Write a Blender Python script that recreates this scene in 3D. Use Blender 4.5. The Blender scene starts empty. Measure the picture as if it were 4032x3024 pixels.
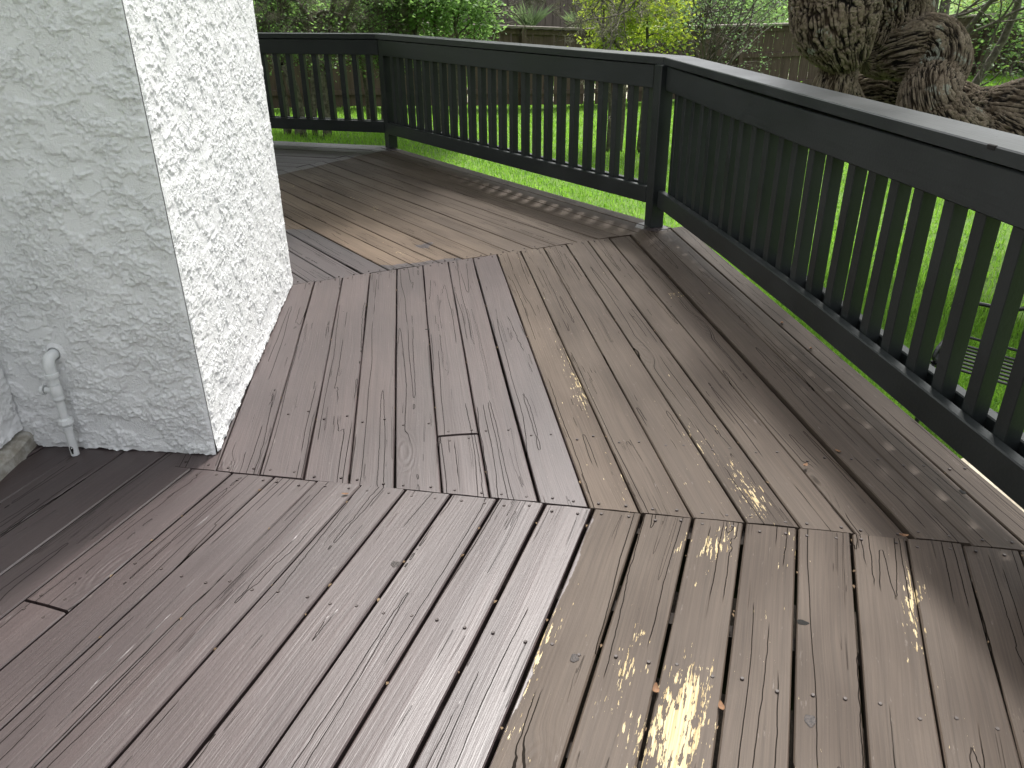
import bpy, math, random
import numpy as np
from mathutils import Matrix, Vector

random.seed(7)
rng = np.random.default_rng(11)
SC = bpy.context.scene
COL = SC.collection

# ------------------------------------------------------------------ camera, world, sun, exposure
H = 1.38
FPX = 3111.28
ROT = np.array([[0.9999316636, -0.0052690977, -0.0104357380],      # camera right
                [-0.0116905097, -0.4506850237, -0.8926064874],     # camera down
                [0.0, 0.8926674890, -0.4507158240]])               # camera forward
cam = bpy.data.cameras.new('camera')
cam.sensor_fit = 'HORIZONTAL'; cam.sensor_width = 36.0
cam.lens = FPX / 4032 * 36; cam.clip_start = 0.05; cam.clip_end = 500
cam_o = bpy.data.objects.new('camera', cam); COL.objects.link(cam_o)
m3 = Matrix((ROT[0], -ROT[1], -ROT[2])).transposed()
cam_o.matrix_world = Matrix.Translation((0, 0, H)) @ m3.to_4x4()
SC.camera = cam_o

SUN_AZ, SUN_EL = math.radians(23.0), math.radians(61)                # azimuth clockwise from +Y
w = bpy.data.worlds.new('World'); SC.world = w; w.use_nodes = True
nt = w.node_tree; nt.nodes.clear()
wo = nt.nodes.new('ShaderNodeOutputWorld'); bg = nt.nodes.new('ShaderNodeBackground')
sky = nt.nodes.new('ShaderNodeTexSky'); sky.sky_type = 'NISHITA'; sky.sun_disc = False
sky.sun_elevation = SUN_EL; sky.sun_rotation = SUN_AZ
sky.air_density = 1.0; sky.dust_density = 4.0; sky.ozone_density = 1.0
hs = nt.nodes.new('ShaderNodeHueSaturation'); hs.inputs['Saturation'].default_value = 0.20
nt.links.new(sky.outputs[0], hs.inputs['Color']); nt.links.new(hs.outputs[0], bg.inputs[0])
bg.inputs[1].default_value = 0.15
nt.links.new(bg.outputs[0], wo.inputs[0])
sun = bpy.data.lights.new('sun', 'SUN'); sun.energy = 2.0; sun.angle = math.radians(4.5)
sun.color = (1.0, 0.965, 0.92)
sun_o = bpy.data.objects.new('sun', sun); COL.objects.link(sun_o)
sdir = Vector((math.sin(SUN_AZ) * math.cos(SUN_EL), math.cos(SUN_AZ) * math.cos(SUN_EL), math.sin(SUN_EL)))
sun_o.rotation_euler = sdir.to_track_quat('Z', 'Y').to_euler(); sun_o.location = (0, 0, 12)
vs = SC.view_settings
vs.view_transform = 'Standard'; vs.look = 'None'; vs.gamma = 1; vs.use_curve_mapping = False
vs.exposure = 1.32
SC.render.engine = 'CYCLES'
SC.cycles.max_bounces = 8; SC.cycles.transparent_max_bounces = 8

# ------------------------------------------------------------------ helpers
def at(px, py, dist=None, z=None):
    """a point on the sight line of photo pixel (px,py): at a horizontal distance or at a height"""
    d = ROT.T @ np.array([(px - 2016) / FPX, (py - 1512) / FPX, 1.0])
    k = (z - H) / d[2] if dist is None else dist / math.hypot(d[0], d[1])
    return d * k + np.array([0, 0, H])

def tag(o, label=None, cat=None, group=None, kind=None):
    if label: o['label'] = label
    if cat: o['category'] = cat
    if group: o['group'] = group
    if kind: o['kind'] = kind
    return o

def empty(name, loc=(0, 0, 0), rz=0.0):
    o = bpy.data.objects.new(name, None); COL.objects.link(o)
    o.location = loc; o.rotation_euler = (0, 0, rz); o.empty_display_size = 0.1
    return o

def link(name, me, parent=None, loc=None, rz=None):
    o = bpy.data.objects.new(name, me); COL.objects.link(o)
    if parent is not None: o.parent = parent
    if loc is not None: o.location = loc
    if rz is not None: o.rotation_euler = (0, 0, rz)
    return o

class MB:
    """mesh builder: collects numpy verts and faces of 3 or 4 corners"""
    def __init__(s): s.v = []; s.f = []; s.n = 0; s.a = []
    def add(s, v, f, a=None):
        v = np.asarray(v, float); s.v.append(v)
        for q in ([f] if isinstance(f, np.ndarray) else [np.array(x)[None] for x in f]):
            s.f.append(q + s.n)
        s.a.append(np.full(len(v), 0.0) if a is None else np.broadcast_to(np.asarray(a, float), (len(v),)))
        s.n += len(v); return s
    def mesh(s, name, mat, smooth=False, attr=None):
        me = bpy.data.meshes.new(name)
        v = np.concatenate(s.v) if s.v else np.zeros((0, 3))
        me.vertices.add(len(v)); me.vertices.foreach_set('co', v.astype(np.float32).ravel())
        li = np.concatenate([q.ravel() for q in s.f]); cnt = np.concatenate([np.full(len(q), q.shape[1]) for q in s.f])
        me.loops.add(len(li)); me.loops.foreach_set('vertex_index', li.astype(np.int32))
        me.polygons.add(len(cnt)); st = np.concatenate([[0], np.cumsum(cnt)[:-1]])
        me.polygons.foreach_set('loop_start', st.astype(np.int32)); me.polygons.foreach_set('loop_total', cnt.astype(np.int32))
        me.polygons.foreach_set('use_smooth', np.full(len(cnt), bool(smooth)))
        me.update(calc_edges=True)
        if attr:
            at_ = me.attributes.new(attr, 'FLOAT', 'POINT'); at_.data.foreach_set('value', np.concatenate(s.a).astype(np.float32))
        if mat: me.materials.append(mat)
        return me
    def build(s, name, mat, parent=None, smooth=False, attr=None, loc=None, rz=None):
        return link(name, s.mesh(name, mat, smooth, attr), parent, loc, rz)
    # shapes
    def box(s, lo, hi, bev=0.0, M=None):
        lo = np.array(lo, float); hi = np.array(hi, float)
        if bev <= 0:
            v = np.array([[x, y, z] for z in (lo[2], hi[2]) for y in (lo[1], hi[1]) for x in (lo[0], hi[0])])
            f = np.array([[0, 2, 3, 1], [4, 5, 7, 6], [0, 1, 5, 4], [2, 6, 7, 3], [0, 4, 6, 2], [1, 3, 7, 5]])
            if M is not None: v = (np.c_[v, np.ones(8)] @ np.array(M).T)[:, :3]
            return s.add(v, f)
        import bmesh
        bm = bmesh.new(); bmesh.ops.create_cube(bm, size=1)
        for q in bm.verts: q.co = Vector(((lo + hi) / 2 + np.array(q.co) * (hi - lo)).tolist())
        bmesh.ops.bevel(bm, geom=bm.edges[:], offset=bev, segments=1, affect='EDGES', profile=.5)
        v = np.array([q.co for q in bm.verts]); 
        if M is not None: v = (np.c_[v, np.ones(len(v))] @ np.array(M).T)[:, :3]
        bm.verts.index_update(); fs = [[q.index for q in fc.verts] for fc in bm.faces]; bm.free()
        return s.add(v, fs)
    def tube(s, pts, rad, sides=8, cap=True, a=None, twist=None):
        pts = np.asarray(pts, float); n = len(pts); rad = np.broadcast_to(np.asarray(rad, float), (n,))
        T = np.gradient(pts, axis=0); T /= np.linalg.norm(T, axis=1)[:, None] + 1e-12
        ref = np.array([0, 0, 1.0]) if abs(T[0, 2]) < .9 else np.array([1.0, 0, 0])
        N = np.cross(T[0], ref); N /= np.linalg.norm(N); V = []
        th = np.linspace(0, 2 * np.pi, sides, endpoint=False)
        for i in range(n):
            N = N - T[i] * (N @ T[i]); N /= np.linalg.norm(N) + 1e-12; B = np.cross(T[i], N)
            V.append(pts[i] + rad[i] * (np.cos(th)[:, None] * N + np.sin(th)[:, None] * B))
        V = np.concatenate(V); i = np.arange(n - 1)[:, None] * sides; j = np.arange(sides)[None]; k = (j + 1) % sides
        q = np.stack([i + j, i + k, i + k + sides, i + j + sides], -1).reshape(-1, 4)
        b = s.n; s.add(V, q, a)
        if cap and sides <= 12:
            s.f.append(np.array([list(range(sides))[::-1]]) + b); s.f.append(np.array([list(range(sides))]) + b + (n - 1) * sides)
        return s

def spline(p, n):
    """Catmull-Rom through rows of p (any width)"""
    p = np.asarray(p, float); P = np.vstack([2 * p[0] - p[1], p, 2 * p[-1] - p[-2]])
    out = []; m = len(p) - 1
    for u in np.linspace(0, m, n):
        i = min(int(u), m - 1); t = u - i; a, b, c, d = P[i], P[i + 1], P[i + 2], P[i + 3]
        out.append(.5 * (2 * b + (c - a) * t + (2 * a - 5 * b + 4 * c - d) * t * t + (3 * b - a - 3 * c + d) * t ** 3))
    return np.array(out)

def vnoise(x, y, seed=0, px=0):
    """smooth value noise 0..1; px: wrap period in x"""
    xi = np.floor(x).astype(np.int64); yi = np.floor(y).astype(np.int64); fx = x - xi; fy = y - yi
    fx = fx * fx * (3 - 2 * fx); fy = fy * fy * (3 - 2 * fy)
    def h(a, b):
        if px: a = np.mod(a, px)
        q = (a * 374761393 + b * 668265263 + seed * 974634777) & 0x7fffffff
        q = ((q ^ (q >> 13)) * 1274126177) & 0x7fffffff
        return ((q ^ (q >> 16)) & 0xffff) / 65535.0
    return (h(xi, yi) * (1 - fx) + h(xi + 1, yi) * fx) * (1 - fy) + (h(xi, yi + 1) * (1 - fx) + h(xi + 1, yi + 1) * fx) * fy

def fbm(x, y, oct=4, seed=0, px=0, gain=.5):
    s = 0; a = 1; t = 0
    for i in range(oct):
        s = s + a * vnoise(x * 2 ** i, y * 2 ** i, seed + i * 17, px * 2 ** i); t += a; a *= gain
    return s / t
def sstep(a, b, x): t = np.clip((x - a) / (b - a), 0, 1); return t * t * (3 - 2 * t)

# ------------------------------------------------------------------ materials
class NT:
    def __init__(s, name):
        s.m = bpy.data.materials.new(name); s.m.use_nodes = True; s.t = s.m.node_tree; s.t.nodes.clear()
        s.out = s.n('ShaderNodeOutputMaterial')
    def n(s, typ, **kw):
        q = s.t.nodes.new(typ)
        for k, v in kw.items(): setattr(q, k, v)
        return q
    def set(s, sock, v):
        if isinstance(v, bpy.types.NodeSocket): s.t.links.new(v, sock)
        elif v is not None:
            if isinstance(v, (tuple, list)) and len(v) == 3 and sock.type == 'RGBA': v = (*v, 1)
            sock.default_value = v
    def math(s, op, a, b=None, c=None, clamp=False):
        q = s.n('ShaderNodeMath', operation=op, use_clamp=clamp); s.set(q.inputs[0], a); s.set(q.inputs[1], b)
        if c is not None: s.set(q.inputs[2], c)
        return q.outputs[0]
    def vmul(s, v, k):
        q = s.n('ShaderNodeVectorMath', operation='MULTIPLY'); s.set(q.inputs[0], v); q.inputs[1].default_value = k; return q.outputs[0]
    def vadd(s, v, k):
        q = s.n('ShaderNodeVectorMath', operation='ADD'); s.set(q.inputs[0], v); s.set(q.inputs[1], k); return q.outputs[0]
    def noise(s, v, scale=1.0, detail=3.0, rough=.5, dist=0.0, lac=2.0):
        q = s.n('ShaderNodeTexNoise'); s.set(q.inputs['Vector'], v); q.inputs['Scale'].default_value = scale
        q.inputs['Detail'].default_value = detail; q.inputs['Roughness'].default_value = rough; q.inputs['Distortion'].default_value = dist
        return q.outputs[0]
    def vor(s, v, scale=1.0, feature='F1'):
        q = s.n('ShaderNodeTexVoronoi', feature=feature); s.set(q.inputs['Vector'], v); q.inputs['Scale'].default_value = scale; return q
    def map(s, x, a, b, c=0.0, d=1.0, smooth=True):
        q = s.n('ShaderNodeMapRange'); q.interpolation_type = 'SMOOTHSTEP' if smooth else 'LINEAR'
        s.set(q.inputs[0], x); s.set(q.inputs[1], a); s.set(q.inputs[2], b); s.set(q.inputs[3], c); s.set(q.inputs[4], d); return q.outputs[0]
    def mix(s, f, a, b, typ='MIX'):
        q = s.n('ShaderNodeMix', data_type='RGBA', blend_type=typ, clamp_factor=True)
        s.set(q.inputs[0], f); s.set(q.inputs[6], a); s.set(q.inputs[7], b); return q.outputs[2]
    def attr(s, name, kind='GEOMETRY'):
        return s.n('ShaderNodeAttribute', attribute_name=name, attribute_type=kind).outputs['Fac']
    def rgb(s, c): q = s.n('ShaderNodeRGB'); q.outputs[0].default_value = (*c, 1); return q.outputs[0]
    def bump(s, h, dist=.01, strength=1.0, nrm=None):
        q = s.n('ShaderNodeBump'); q.inputs['Distance'].default_value = dist; q.inputs['Strength'].default_value = strength
        s.set(q.inputs['Height'], h)
        if nrm is not None: s.set(q.inputs['Normal'], nrm)
        return q.outputs[0]
    def bsdf(s, col, rough=.6, nrm=None, spec=.5, metal=0.0, coat=None):
        q = s.n('ShaderNodeBsdfPrincipled'); s.set(q.inputs['Base Color'], col); s.set(q.inputs['Roughness'], rough)
        q.inputs['Specular IOR Level'].default_value = spec; q.inputs['Metallic'].default_value = metal
        if nrm is not None: s.set(q.inputs['Normal'], nrm)
        return q
    def done(s, sh): s.t.links.new(sh if isinstance(sh, bpy.types.NodeSocket) else sh.outputs[0], s.out.inputs[0]); return s.m

def coords(k):
    """object coordinates moved by a random amount per object"""
    tc = k.n('ShaderNodeTexCoord').outputs['Object']; r = k.n('ShaderNodeObjectInfo').outputs['Random']
    cx = k.n('ShaderNodeCombineXYZ'); k.set(cx.inputs[0], k.math('MULTIPLY', r, 91.0)); k.set(cx.inputs[1], k.math('MULTIPLY', r, 37.0)); k.set(cx.inputs[2], k.math('MULTIPLY', r, 13.0))
    return tc, k.vadd(tc, cx.outputs[0]), r

def mat_plank():
    k = NT('deck_paint'); tc, P, rnd = coords(k)
    fresh_d, chip_a, tan_a = k.attr('fresh'), k.attr('chips'), k.attr('tan')
    # paint edge, ragged by the brush
    wob = k.noise(k.vmul(P, (9, 30, 1)), 1, 3)
    wob2 = k.noise(k.vmul(P, (60, 60, 1)), 1, 2)
    fd = k.math('ADD', fresh_d, k.math('ADD', k.math('MULTIPLY', k.math('SUBTRACT', wob, .5), .03), k.math('MULTIPLY', k.math('SUBTRACT', wob2, .5), .012)))
    fresh = k.map(fd, -.0012, .0012)
    # grain: bend it around knots
    warp = k.noise(k.vmul(P, (1.6, 5, 1)), 1, 1)
    cy = k.n('ShaderNodeCombineXYZ'); k.set(cy.inputs[1], k.math('MULTIPLY', warp, .035)); PW = k.vadd(P, cy.outputs[0])
    vk = k.vor(k.vmul(P, (1.35, 4.6, 0)), 1); kd = vk.outputs['Distance']
    knot = k.map(kd, .012, .055, 1, 0); ring = k.map(kd, .06, .30, 1, 0)
    knot_on = k.map(k.noise(k.vmul(P, (.9, 3, 1)), 1, 0), .57, .61); knot = k.math('MULTIPLY', knot, knot_on); ring = k.math('MULTIPLY', ring, knot_on)
    ck = k.n('ShaderNodeCombineXYZ'); k.set(ck.inputs[1], k.math('MULTIPLY', ring, .03)); PW = k.vadd(PW, ck.outputs[0])
    g1 = k.noise(k.vmul(PW, (2.2, 120, 1)), 1, 4, .6)
    g2 = k.noise(k.vmul(PW, (5, 300, 1)), 1, 2, .6)
    low = k.noise(k.vmul(P, (1.4, 4, 1)), 1, 3)
    spk = k.noise(k.vmul(P, (70, 110, 1)), 1, 2, .7)
    # cracks: where a noise stretched along the board steps from one level to the next within a hair's width
    def steps(scale, levels, width, det, jit):
        v = []
        for off in (0.0, width):
            p = k.vadd(PW, (0, off, 0)); q = k.math('MULTIPLY', k.noise(k.vmul(p, scale), 1, det, .5), levels)
            if jit: q = k.math('ADD', q, k.math('MULTIPLY', k.noise(k.vmul(p, (16, 40, 1)), 1, 2, .6), jit))
            v.append(k.math('FLOOR', q))
        return k.math('MINIMUM', k.math('ABSOLUTE', k.math('SUBTRACT', v[0], v[1])), 1.0)
    cm = k.map(k.noise(k.vmul(P, (1.6, 9, 1)), 1, 2), .45, .48)
    crack = k.math('MULTIPLY', steps((.22, 9, 1), 7.0, .0024, 2, .16), cm)
    cm2 = k.map(k.noise(k.vmul(P, (2.3, 14, 1)), 1, 2), .50, .56)
    crack2 = k.math('MULTIPLY', steps((1.4, 60, 1), 3.0, .0014, 2, .10), cm2)
    crk = k.math('MAXIMUM', k.math('MULTIPLY', crack, .9), k.math('MULTIPLY', crack2, .6)); crk = k.math('MAXIMUM', crk, k.math('MULTIPLY', knot, .5))
    # paint colours
    old = k.mix(k.map(low, .3, .7), (.049, .0360, .0275), (.073, .0550, .0420))
    tan = k.mix(k.map(low, .3, .7), (.092, .066, .047), (.130, .094, .068))
    old = k.mix(tan_a, old, tan)
    fr = k.mix(k.map(low, .3, .7), (.046, .0325, .0318), (.067, .0485, .0465)); fr = k.mix(k.attr('plum'), fr, k.mix(k.map(low, .3, .7), (.034, .026, .027), (.050, .038, .039)))
    col = k.mix(fresh, old, fr)
    gl = k.map(k.math('ADD', k.math('MULTIPLY', g1, .55), k.math('MULTIPLY', g2, .45)), .30, .70, .72, 1.26, False); gg = k.n('ShaderNodeCombineColor'); [k.set(gg.inputs[i], gl) for i in range(3)]
    col = k.mix(1.0, col, gg.outputs[0], 'MULTIPLY')
    r2 = k.map(rnd, 0, 1, .94, 1.06, False); rr = k.n('ShaderNodeCombineColor'); [k.set(rr.inputs[i], r2) for i in range(3)]
    col = k.mix(1.0, col, rr.outputs[0], 'MULTIPLY')
    # pale scuffs
    scuff = k.math('MULTIPLY', k.map(k.noise(k.vmul(P, (14, 70, 1)), 1, 4, .7), .64, .74), .25)
    col = k.mix(scuff, col, (.26, .23, .21))
    # chips of bare wood
    cn = k.noise(k.vmul(PW, (20, 170, 1)), 1, 4, .62); cn2 = k.noise(k.vmul(P, (32, 52, 1)), 1, 3, .6)
    cc = k.math('ADD', k.math('MULTIPLY', cn, .68), k.math('MULTIPLY', cn2, .32))
    thr = k.math('SUBTRACT', .77, k.math('MULTIPLY', chip_a, .28))
    chip = k.map(k.math('SUBTRACT', cc, thr), 0, .012)
    chip = k.math('MULTIPLY', chip, k.math('SUBTRACT', 1.0, k.math('MULTIPLY', fresh, .97)))
    bare = k.mix(k.map(g2, .3, .7), (.34, .25, .125), (.55, .46, .29))
    col = k.mix(chip, col, bare)
    col = k.mix(crk, col, (.006, .005, .004))  # near-black puts the shade inside cracks into the colour; knots darken too
    rough = k.mix(fresh, (.64, .64, .64), (.42, .42, .42)); rough = k.mix(chip, rough, (.85,) * 3); rough = k.mix(k.map(low, .35, .75), rough, k.mix(.25, rough, (.3,) * 3))
    h = k.math('ADD', k.math('MULTIPLY', g1, .0010), k.math('MULTIPLY', g2, .0006))
    h = k.math('ADD', h, k.math('MULTIPLY', low, .004)); h = k.math('ADD', h, k.math('MULTIPLY', spk, .0004))
    h = k.math('SUBTRACT', h, k.math('MULTIPLY', crk, .0045)); h = k.math('SUBTRACT', h, k.math('MULTIPLY', chip, .0006))
    h = k.math('ADD', h, k.math('MULTIPLY', k.math('MULTIPLY', k.math('SINE', k.math('MULTIPLY', kd, 150)), ring), .0006))
    q = k.bsdf(col, rough, k.bump(h, 1.0, .7), .5); k.set(q.inputs['Specular IOR Level'], k.math('MULTIPLY', k.map(fresh, 0, 1, .22, .70, False), k.math('SUBTRACT', 1.0, crk))); return k.done(q)

def mat_rail():
    k = NT('charcoal_rail_paint'); tc, P, rnd = coords(k)
    g = k.noise(k.vmul(P, (3, 70, 70)), 1, 4, .6); low = k.noise(P, 3.0, 3)
    col = k.mix(k.map(low, .3, .7), (.0122, .0150, .0150), (.0190, .0220, .0220))
    nick = k.map(k.noise(k.vmul(P, (40, 60, 60)), 1, 3, .6), .74, .78)
    col = k.mix(k.math('MULTIPLY', nick, .8), col, (.006, .006, .006))
    h = k.math('ADD', k.math('MULTIPLY', g, .0012), k.math('MULTIPLY', k.noise(P, 90, 2), .0005)); h = k.math('SUBTRACT', h, k.math('MULTIPLY', nick, .002))
    return k.done(k.bsdf(col, k.map(low, .3, .7, .36, .46), k.bump(h, 1.0, .7), .32))

def mat_plain(name, c1, c2, scale=8, rough=.7, bump=.002, spec=.4, stretch=(1, 1, 1), detail=4):
    k = NT(name); tc, P, rnd = coords(k); n = k.noise(k.vmul(P, stretch), scale, detail, .6)
    return k.done(k.bsdf(k.mix(k.map(n, .3, .7), c1, c2), rough, k.bump(k.math('MULTIPLY', n, bump), 1.0), spec))

def mat_stucco():
    k = NT('grey_stucco_paint'); P = k.n('ShaderNodeTexCoord').outputs['Object']
    n = k.noise(P, 2.2, 3); f = k.noise(P, 260, 3, .6); f2 = k.noise(P, 700, 2, .5)
    col = k.mix(k.map(n, .3, .7), (.76, .768, .765), (.80, .805, .80))
    dirt = k.map(k.noise(k.vmul(P, (30, 30, 12)), 1, 4, .65), .66, .80)
    col = k.mix(k.math('MULTIPLY', dirt, .25), col, (.30, .28, .25))
    m_ = k.map(k.noise(k.vmul(P, (10, 10, 15)), 1, 3, .6), .44, .54); f3 = k.map(k.noise(P, 120, 3, .65), .45, .68)
    h = k.math('ADD', k.math('MULTIPLY', f, .0038), k.math('MULTIPLY', f2, .0006)); h = k.math('ADD', h, k.math('MULTIPLY', k.math('MULTIPLY', f3, m_), .0024))
    return k.done(k.bsdf(col, .72, k.bump(h, 1.0, .8), .3))

def mat_leaf(name, c1, c2, trans, rough=.45, tw=.45, c3=None):
    k = NT(name); a = k.attr('var')
    col = k.mix(a, c1, c2)
    if c3: col = k.mix(k.map(a, .8, 1.0), col, c3)
    p = k.bsdf(col, rough, None, .35); t = k.n('ShaderNodeBsdfTranslucent'); tcol = k.mix(a, trans, tuple(min(1, x * 1.5) for x in trans)); k.set(t.inputs[0], tcol)
    mx = k.n('ShaderNodeMixShader'); mx.inputs[0].default_value = tw; k.t.links.new(p.outputs[0], mx.inputs[1]); k.t.links.new(t.outputs[0], mx.inputs[2])
    return k.done(mx)

def mat_bark(name='oak_bark', dark=(.006, .0045, .0035), light=(.255, .205, .15), lich=.35):
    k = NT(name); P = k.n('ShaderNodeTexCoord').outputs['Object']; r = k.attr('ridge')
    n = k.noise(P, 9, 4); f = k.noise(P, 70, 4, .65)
    col = k.mix(k.map(r, .15, .85), dark, light)  # relief shade put into the colour: near-black grooves, pale ridge tops
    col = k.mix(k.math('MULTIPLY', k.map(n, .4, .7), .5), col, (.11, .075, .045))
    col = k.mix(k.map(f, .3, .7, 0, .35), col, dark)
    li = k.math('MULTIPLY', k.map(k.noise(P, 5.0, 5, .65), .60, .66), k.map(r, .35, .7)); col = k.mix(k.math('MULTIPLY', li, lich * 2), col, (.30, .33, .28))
    return k.done(k.bsdf(col, .9, k.bump(k.math('MULTIPLY', f, .012), 1.0), .2))

M = {}
M['plank'] = mat_plank(); M['rail'] = mat_rail(); M['stucco'] = mat_stucco()
M['screw'] = mat_plain('painted_screw', (.030, .022, .020), (.060, .045, .040), 200, .5, .0005)
M['knot'] = mat_plain('dark_knot', (.012, .009, .008), (.045, .034, .030), 160, .6, .0015)
M['joist'] = mat_plain('joist_wood', (.016, .012, .010), (.030, .024, .02), 10, .9)
M['soil'] = mat_plain('soil', (.03, .022, .015), (.06, .045, .03), 14, .95, .02)
M['pipe'] = mat_plain('grey_pipe_paint', (.60, .62, .62), (.68, .69, .68), 30, .42, .0008)
M['black'] = mat_plain('opening_shade', (.006, .006, .006), (.012, .010, .008), 30, .9)  # near-black standing for shade inside holes, gaps and the nick
M['concrete'] = mat_plain('bare_concrete', (.24, .22, .18), (.42, .41, .37), 25, .9, .006)
M['fence'] = mat_plain('brown_fence_wood', (.064, .044, .034), (.100, .070, .055), 1, .8, .004, .3, (25, 25, 2.0))
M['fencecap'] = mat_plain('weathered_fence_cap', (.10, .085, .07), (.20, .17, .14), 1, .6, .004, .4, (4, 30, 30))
M['siding'] = mat_plain('brown_siding', (.105, .085, .078), (.150, .122, .112), 1, .85, .003, .3, (20, 20, 1.2))
M['iron'] = mat_plain('black_iron', (.004, .0045, .005), (.008, .009, .009), 40, .42, .0006, .5)
M['stone'] = mat_plain('limestone', (.50, .44, .33), (.68, .61, .48), 9, .9, .01)
M['litter'] = mat_plain('leaf_bits', (.09, .055, .03), (.20, .14, .08), 90, .9, .0005)
M['earth'] = mat_plain('pale_earth', (.42, .38, .31), (.62, .57, .48), 30, .95, .01)
M['dryleaf'] = mat_plain('dry_leaf', (.11, .052, .025), (.20, .105, .05), 60, .7, .001)
M['bark'] = mat_bark(); M['twig'] = mat_plain('grey_twig', (.055, .047, .038), (.125, .11, .09), 20, .95, .004)
M['darktwig'] = mat_plain('dark_twig', (.06, .052, .042), (.18, .16, .13), 20, .95, .004)
M['moss'] = mat_leaf('ball_moss', (.11, .10, .078), (.27, .25, .20), (.12, .11, .08), .9, .2)
M['leaf_oak'] = mat_leaf('oak_leaf', (.04, .065, .025), (.08, .12, .04), (.16, .28, .05))
M['leaf_green'] = mat_leaf('green_leaf', (.06, .11, .04), (.13, .20, .08), (.26, .44, .12))
M['leaf_yellow'] = mat_leaf('yellow_green_leaf', (.10, .15, .025), (.20, .26, .04), (.42, .52, .06), .45, .5, (.42, .36, .05))
M['leaf_grey'] = mat_leaf('grey_green_leaf', (.055, .085, .05), (.12, .17, .10), (.16, .26, .10))
M['grass'] = mat_leaf('grass_blade', (.060, .135, .018), (.150, .255, .042), (.25, .48, .05), .5, .52, (.20, .22, .08))
M['turf'] = mat_plain('turf_soil', (.06, .13, .014), (.11, .19, .025), 5, .95, .02)
M['tuft'] = mat_leaf('grey_tuft_blade', (.07, .11, .06), (.13, .18, .10), (.15, .22, .09))

# ------------------------------------------------------------------ plan of the deck
W = 0.14261
SEC = {}
def section(name, ang, o):
    SEC[name] = dict(n=np.array([math.cos(ang), math.sin(ang)]), t=np.array([-math.sin(ang), math.cos(ang)]), o=o, a=ang)
section('A', -0.33103, -1.6826); section('B', 0.12141, -0.8292); section('C', 0.63421, 1.19774)
def line(p, q): p = np.array(p, float); q = np.array(q, float); return p, (q - p) / np.linalg.norm(q - p)
J1 = line((-.974, 2.144), (1.378, 1.698)); J2 = line((-1.034, 3.953), (.755, 4.765)); J3 = line((-1.958, 6.744), (-1.271, 7.739))
EDGE = 17.72
def on_line(J, n, v):      # point of a line whose n-coordinate is v
    p, d = J; return p + d * (v - n @ p) / (n @ d)
aD = math.radians(73.0); nD = np.array([math.cos(aD), math.sin(aD)])
cornerCD = on_line(J3, SEC['C']['n'], SEC['C']['o'] + EDGE * W)
section('D', aD, nD @ cornerCD - EDGE * W)

def ground_z(x, y): return -1.0 + .38 * sstep(1.5, -5.0, np.asarray(x, float)) + 0 * np.asarray(y)

# ------------------------------------------------------------------ ground
g = MB(); xs = np.concatenate([np.linspace(-60, -12, 9), np.linspace(-11, 16, 82), np.linspace(18, 70, 9)]); ys = np.concatenate([np.linspace(-30, -2, 5), np.linspace(-1, 26, 82), np.linspace(30, 120, 8)])
X, Y = np.meshgrid(xs, ys); Z = ground_z(X, Y) + .03 * (fbm(X * .9, Y * .9, 3, 5) - .5)
nx = len(xs); i = np.arange(len(ys) - 1)[:, None] * nx; j = np.arange(nx - 1)[None]
g.add(np.stack([X, Y, Z], -1).reshape(-1, 3), np.stack([i + j, i + j + 1, i + j + 1 + nx, i + j + nx], -1).reshape(-1, 4))
lawn = g.build('lawn', M['turf'], smooth=True); tag(lawn, 'bright green lawn sloping gently behind the deck railing', kind='structure')

def in_deck(x, y):
    m = np.ones(len(x), bool)
    for s in 'BCD': q = SEC[s]; m &= (x * q['n'][0] + y * q['n'][1]) < q['o'] + EDGE * W - .02
    m &= (x * SEC['A']['n'][0] + y * SEC['A']['n'][1]) < SEC['A']['o'] + EDGE * W
    return m
def in_soil(x, y): return in_deck(x - .34, y - .2)
def blades(n, lo, hi, dens, hgt, wid, lean, seed):
    r = np.random.default_rng(seed); x = r.uniform(lo[0], hi[0], n); y = r.uniform(lo[1], hi[1], n)
    keep = (r.random(n) < dens(x, y)) & ~in_soil(x, y); x = x[keep]; y = y[keep]; n = len(x)
    z = ground_z(x, y); pat = .45 * fbm(x * 1.1, y * 1.1, 3, 3) + .55 * sstep(.32, .68, fbm(x * .33, y * .33, 3, 9)); L = hgt * r.uniform(.5, 1.3, n) * (.6 + .8 * pat); wd = wid * r.uniform(.7, 1.3, n)  # pat: broad tone patches, uneven turf with tree shade painted in
    th = r.uniform(0, 2 * np.pi, n); ph = r.uniform(0, 2 * np.pi, n); le = lean * r.random(n)
    dx, dy = np.cos(th) * wd / 2, np.sin(th) * wd / 2; lx, ly = np.cos(ph) * L * le, np.sin(ph) * L * le
    o = np.zeros(n)
    b0 = np.stack([x - dx, y - dy, z - .01], -1); b1 = np.stack([x + dx, y + dy, z - .01], -1)
    m0 = np.stack([x - dx * .8 + lx * .4, y - dy * .8 + ly * .4, z + L * .6], -1); m1 = np.stack([x + dx * .8 + lx * .4, y + dy * .8 + ly * .4, z + L * .6], -1)
    tp = np.stack([x + lx, y + ly, z + L * (1.0 - .35 * le)], -1)
    V = np.stack([b0, b1, m1, m0, tp], 1).reshape(-1, 3); k = np.arange(n)[:, None] * 5
    return V, k + np.array([[0, 1, 2, 3]]), k + np.array([[3, 2, 4]]), np.repeat(np.clip(.5 * pat + .5 * r.random(n), 0, 1), 5)
gm = MB()
def dens_near(x, y): d = np.hypot(x, y); return np.clip((8.5 - d) / 2.5, 0, 1) * (x * SEC['B']['n'][0] + y * SEC['B']['n'][1] < 4.6)
def dens_far(x, y): d = np.hypot(x, y); return np.clip((d - 5.5) / 2.5, 0, 1) * (np.abs(x - 2) < 3.5 + .42 * y)
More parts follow.
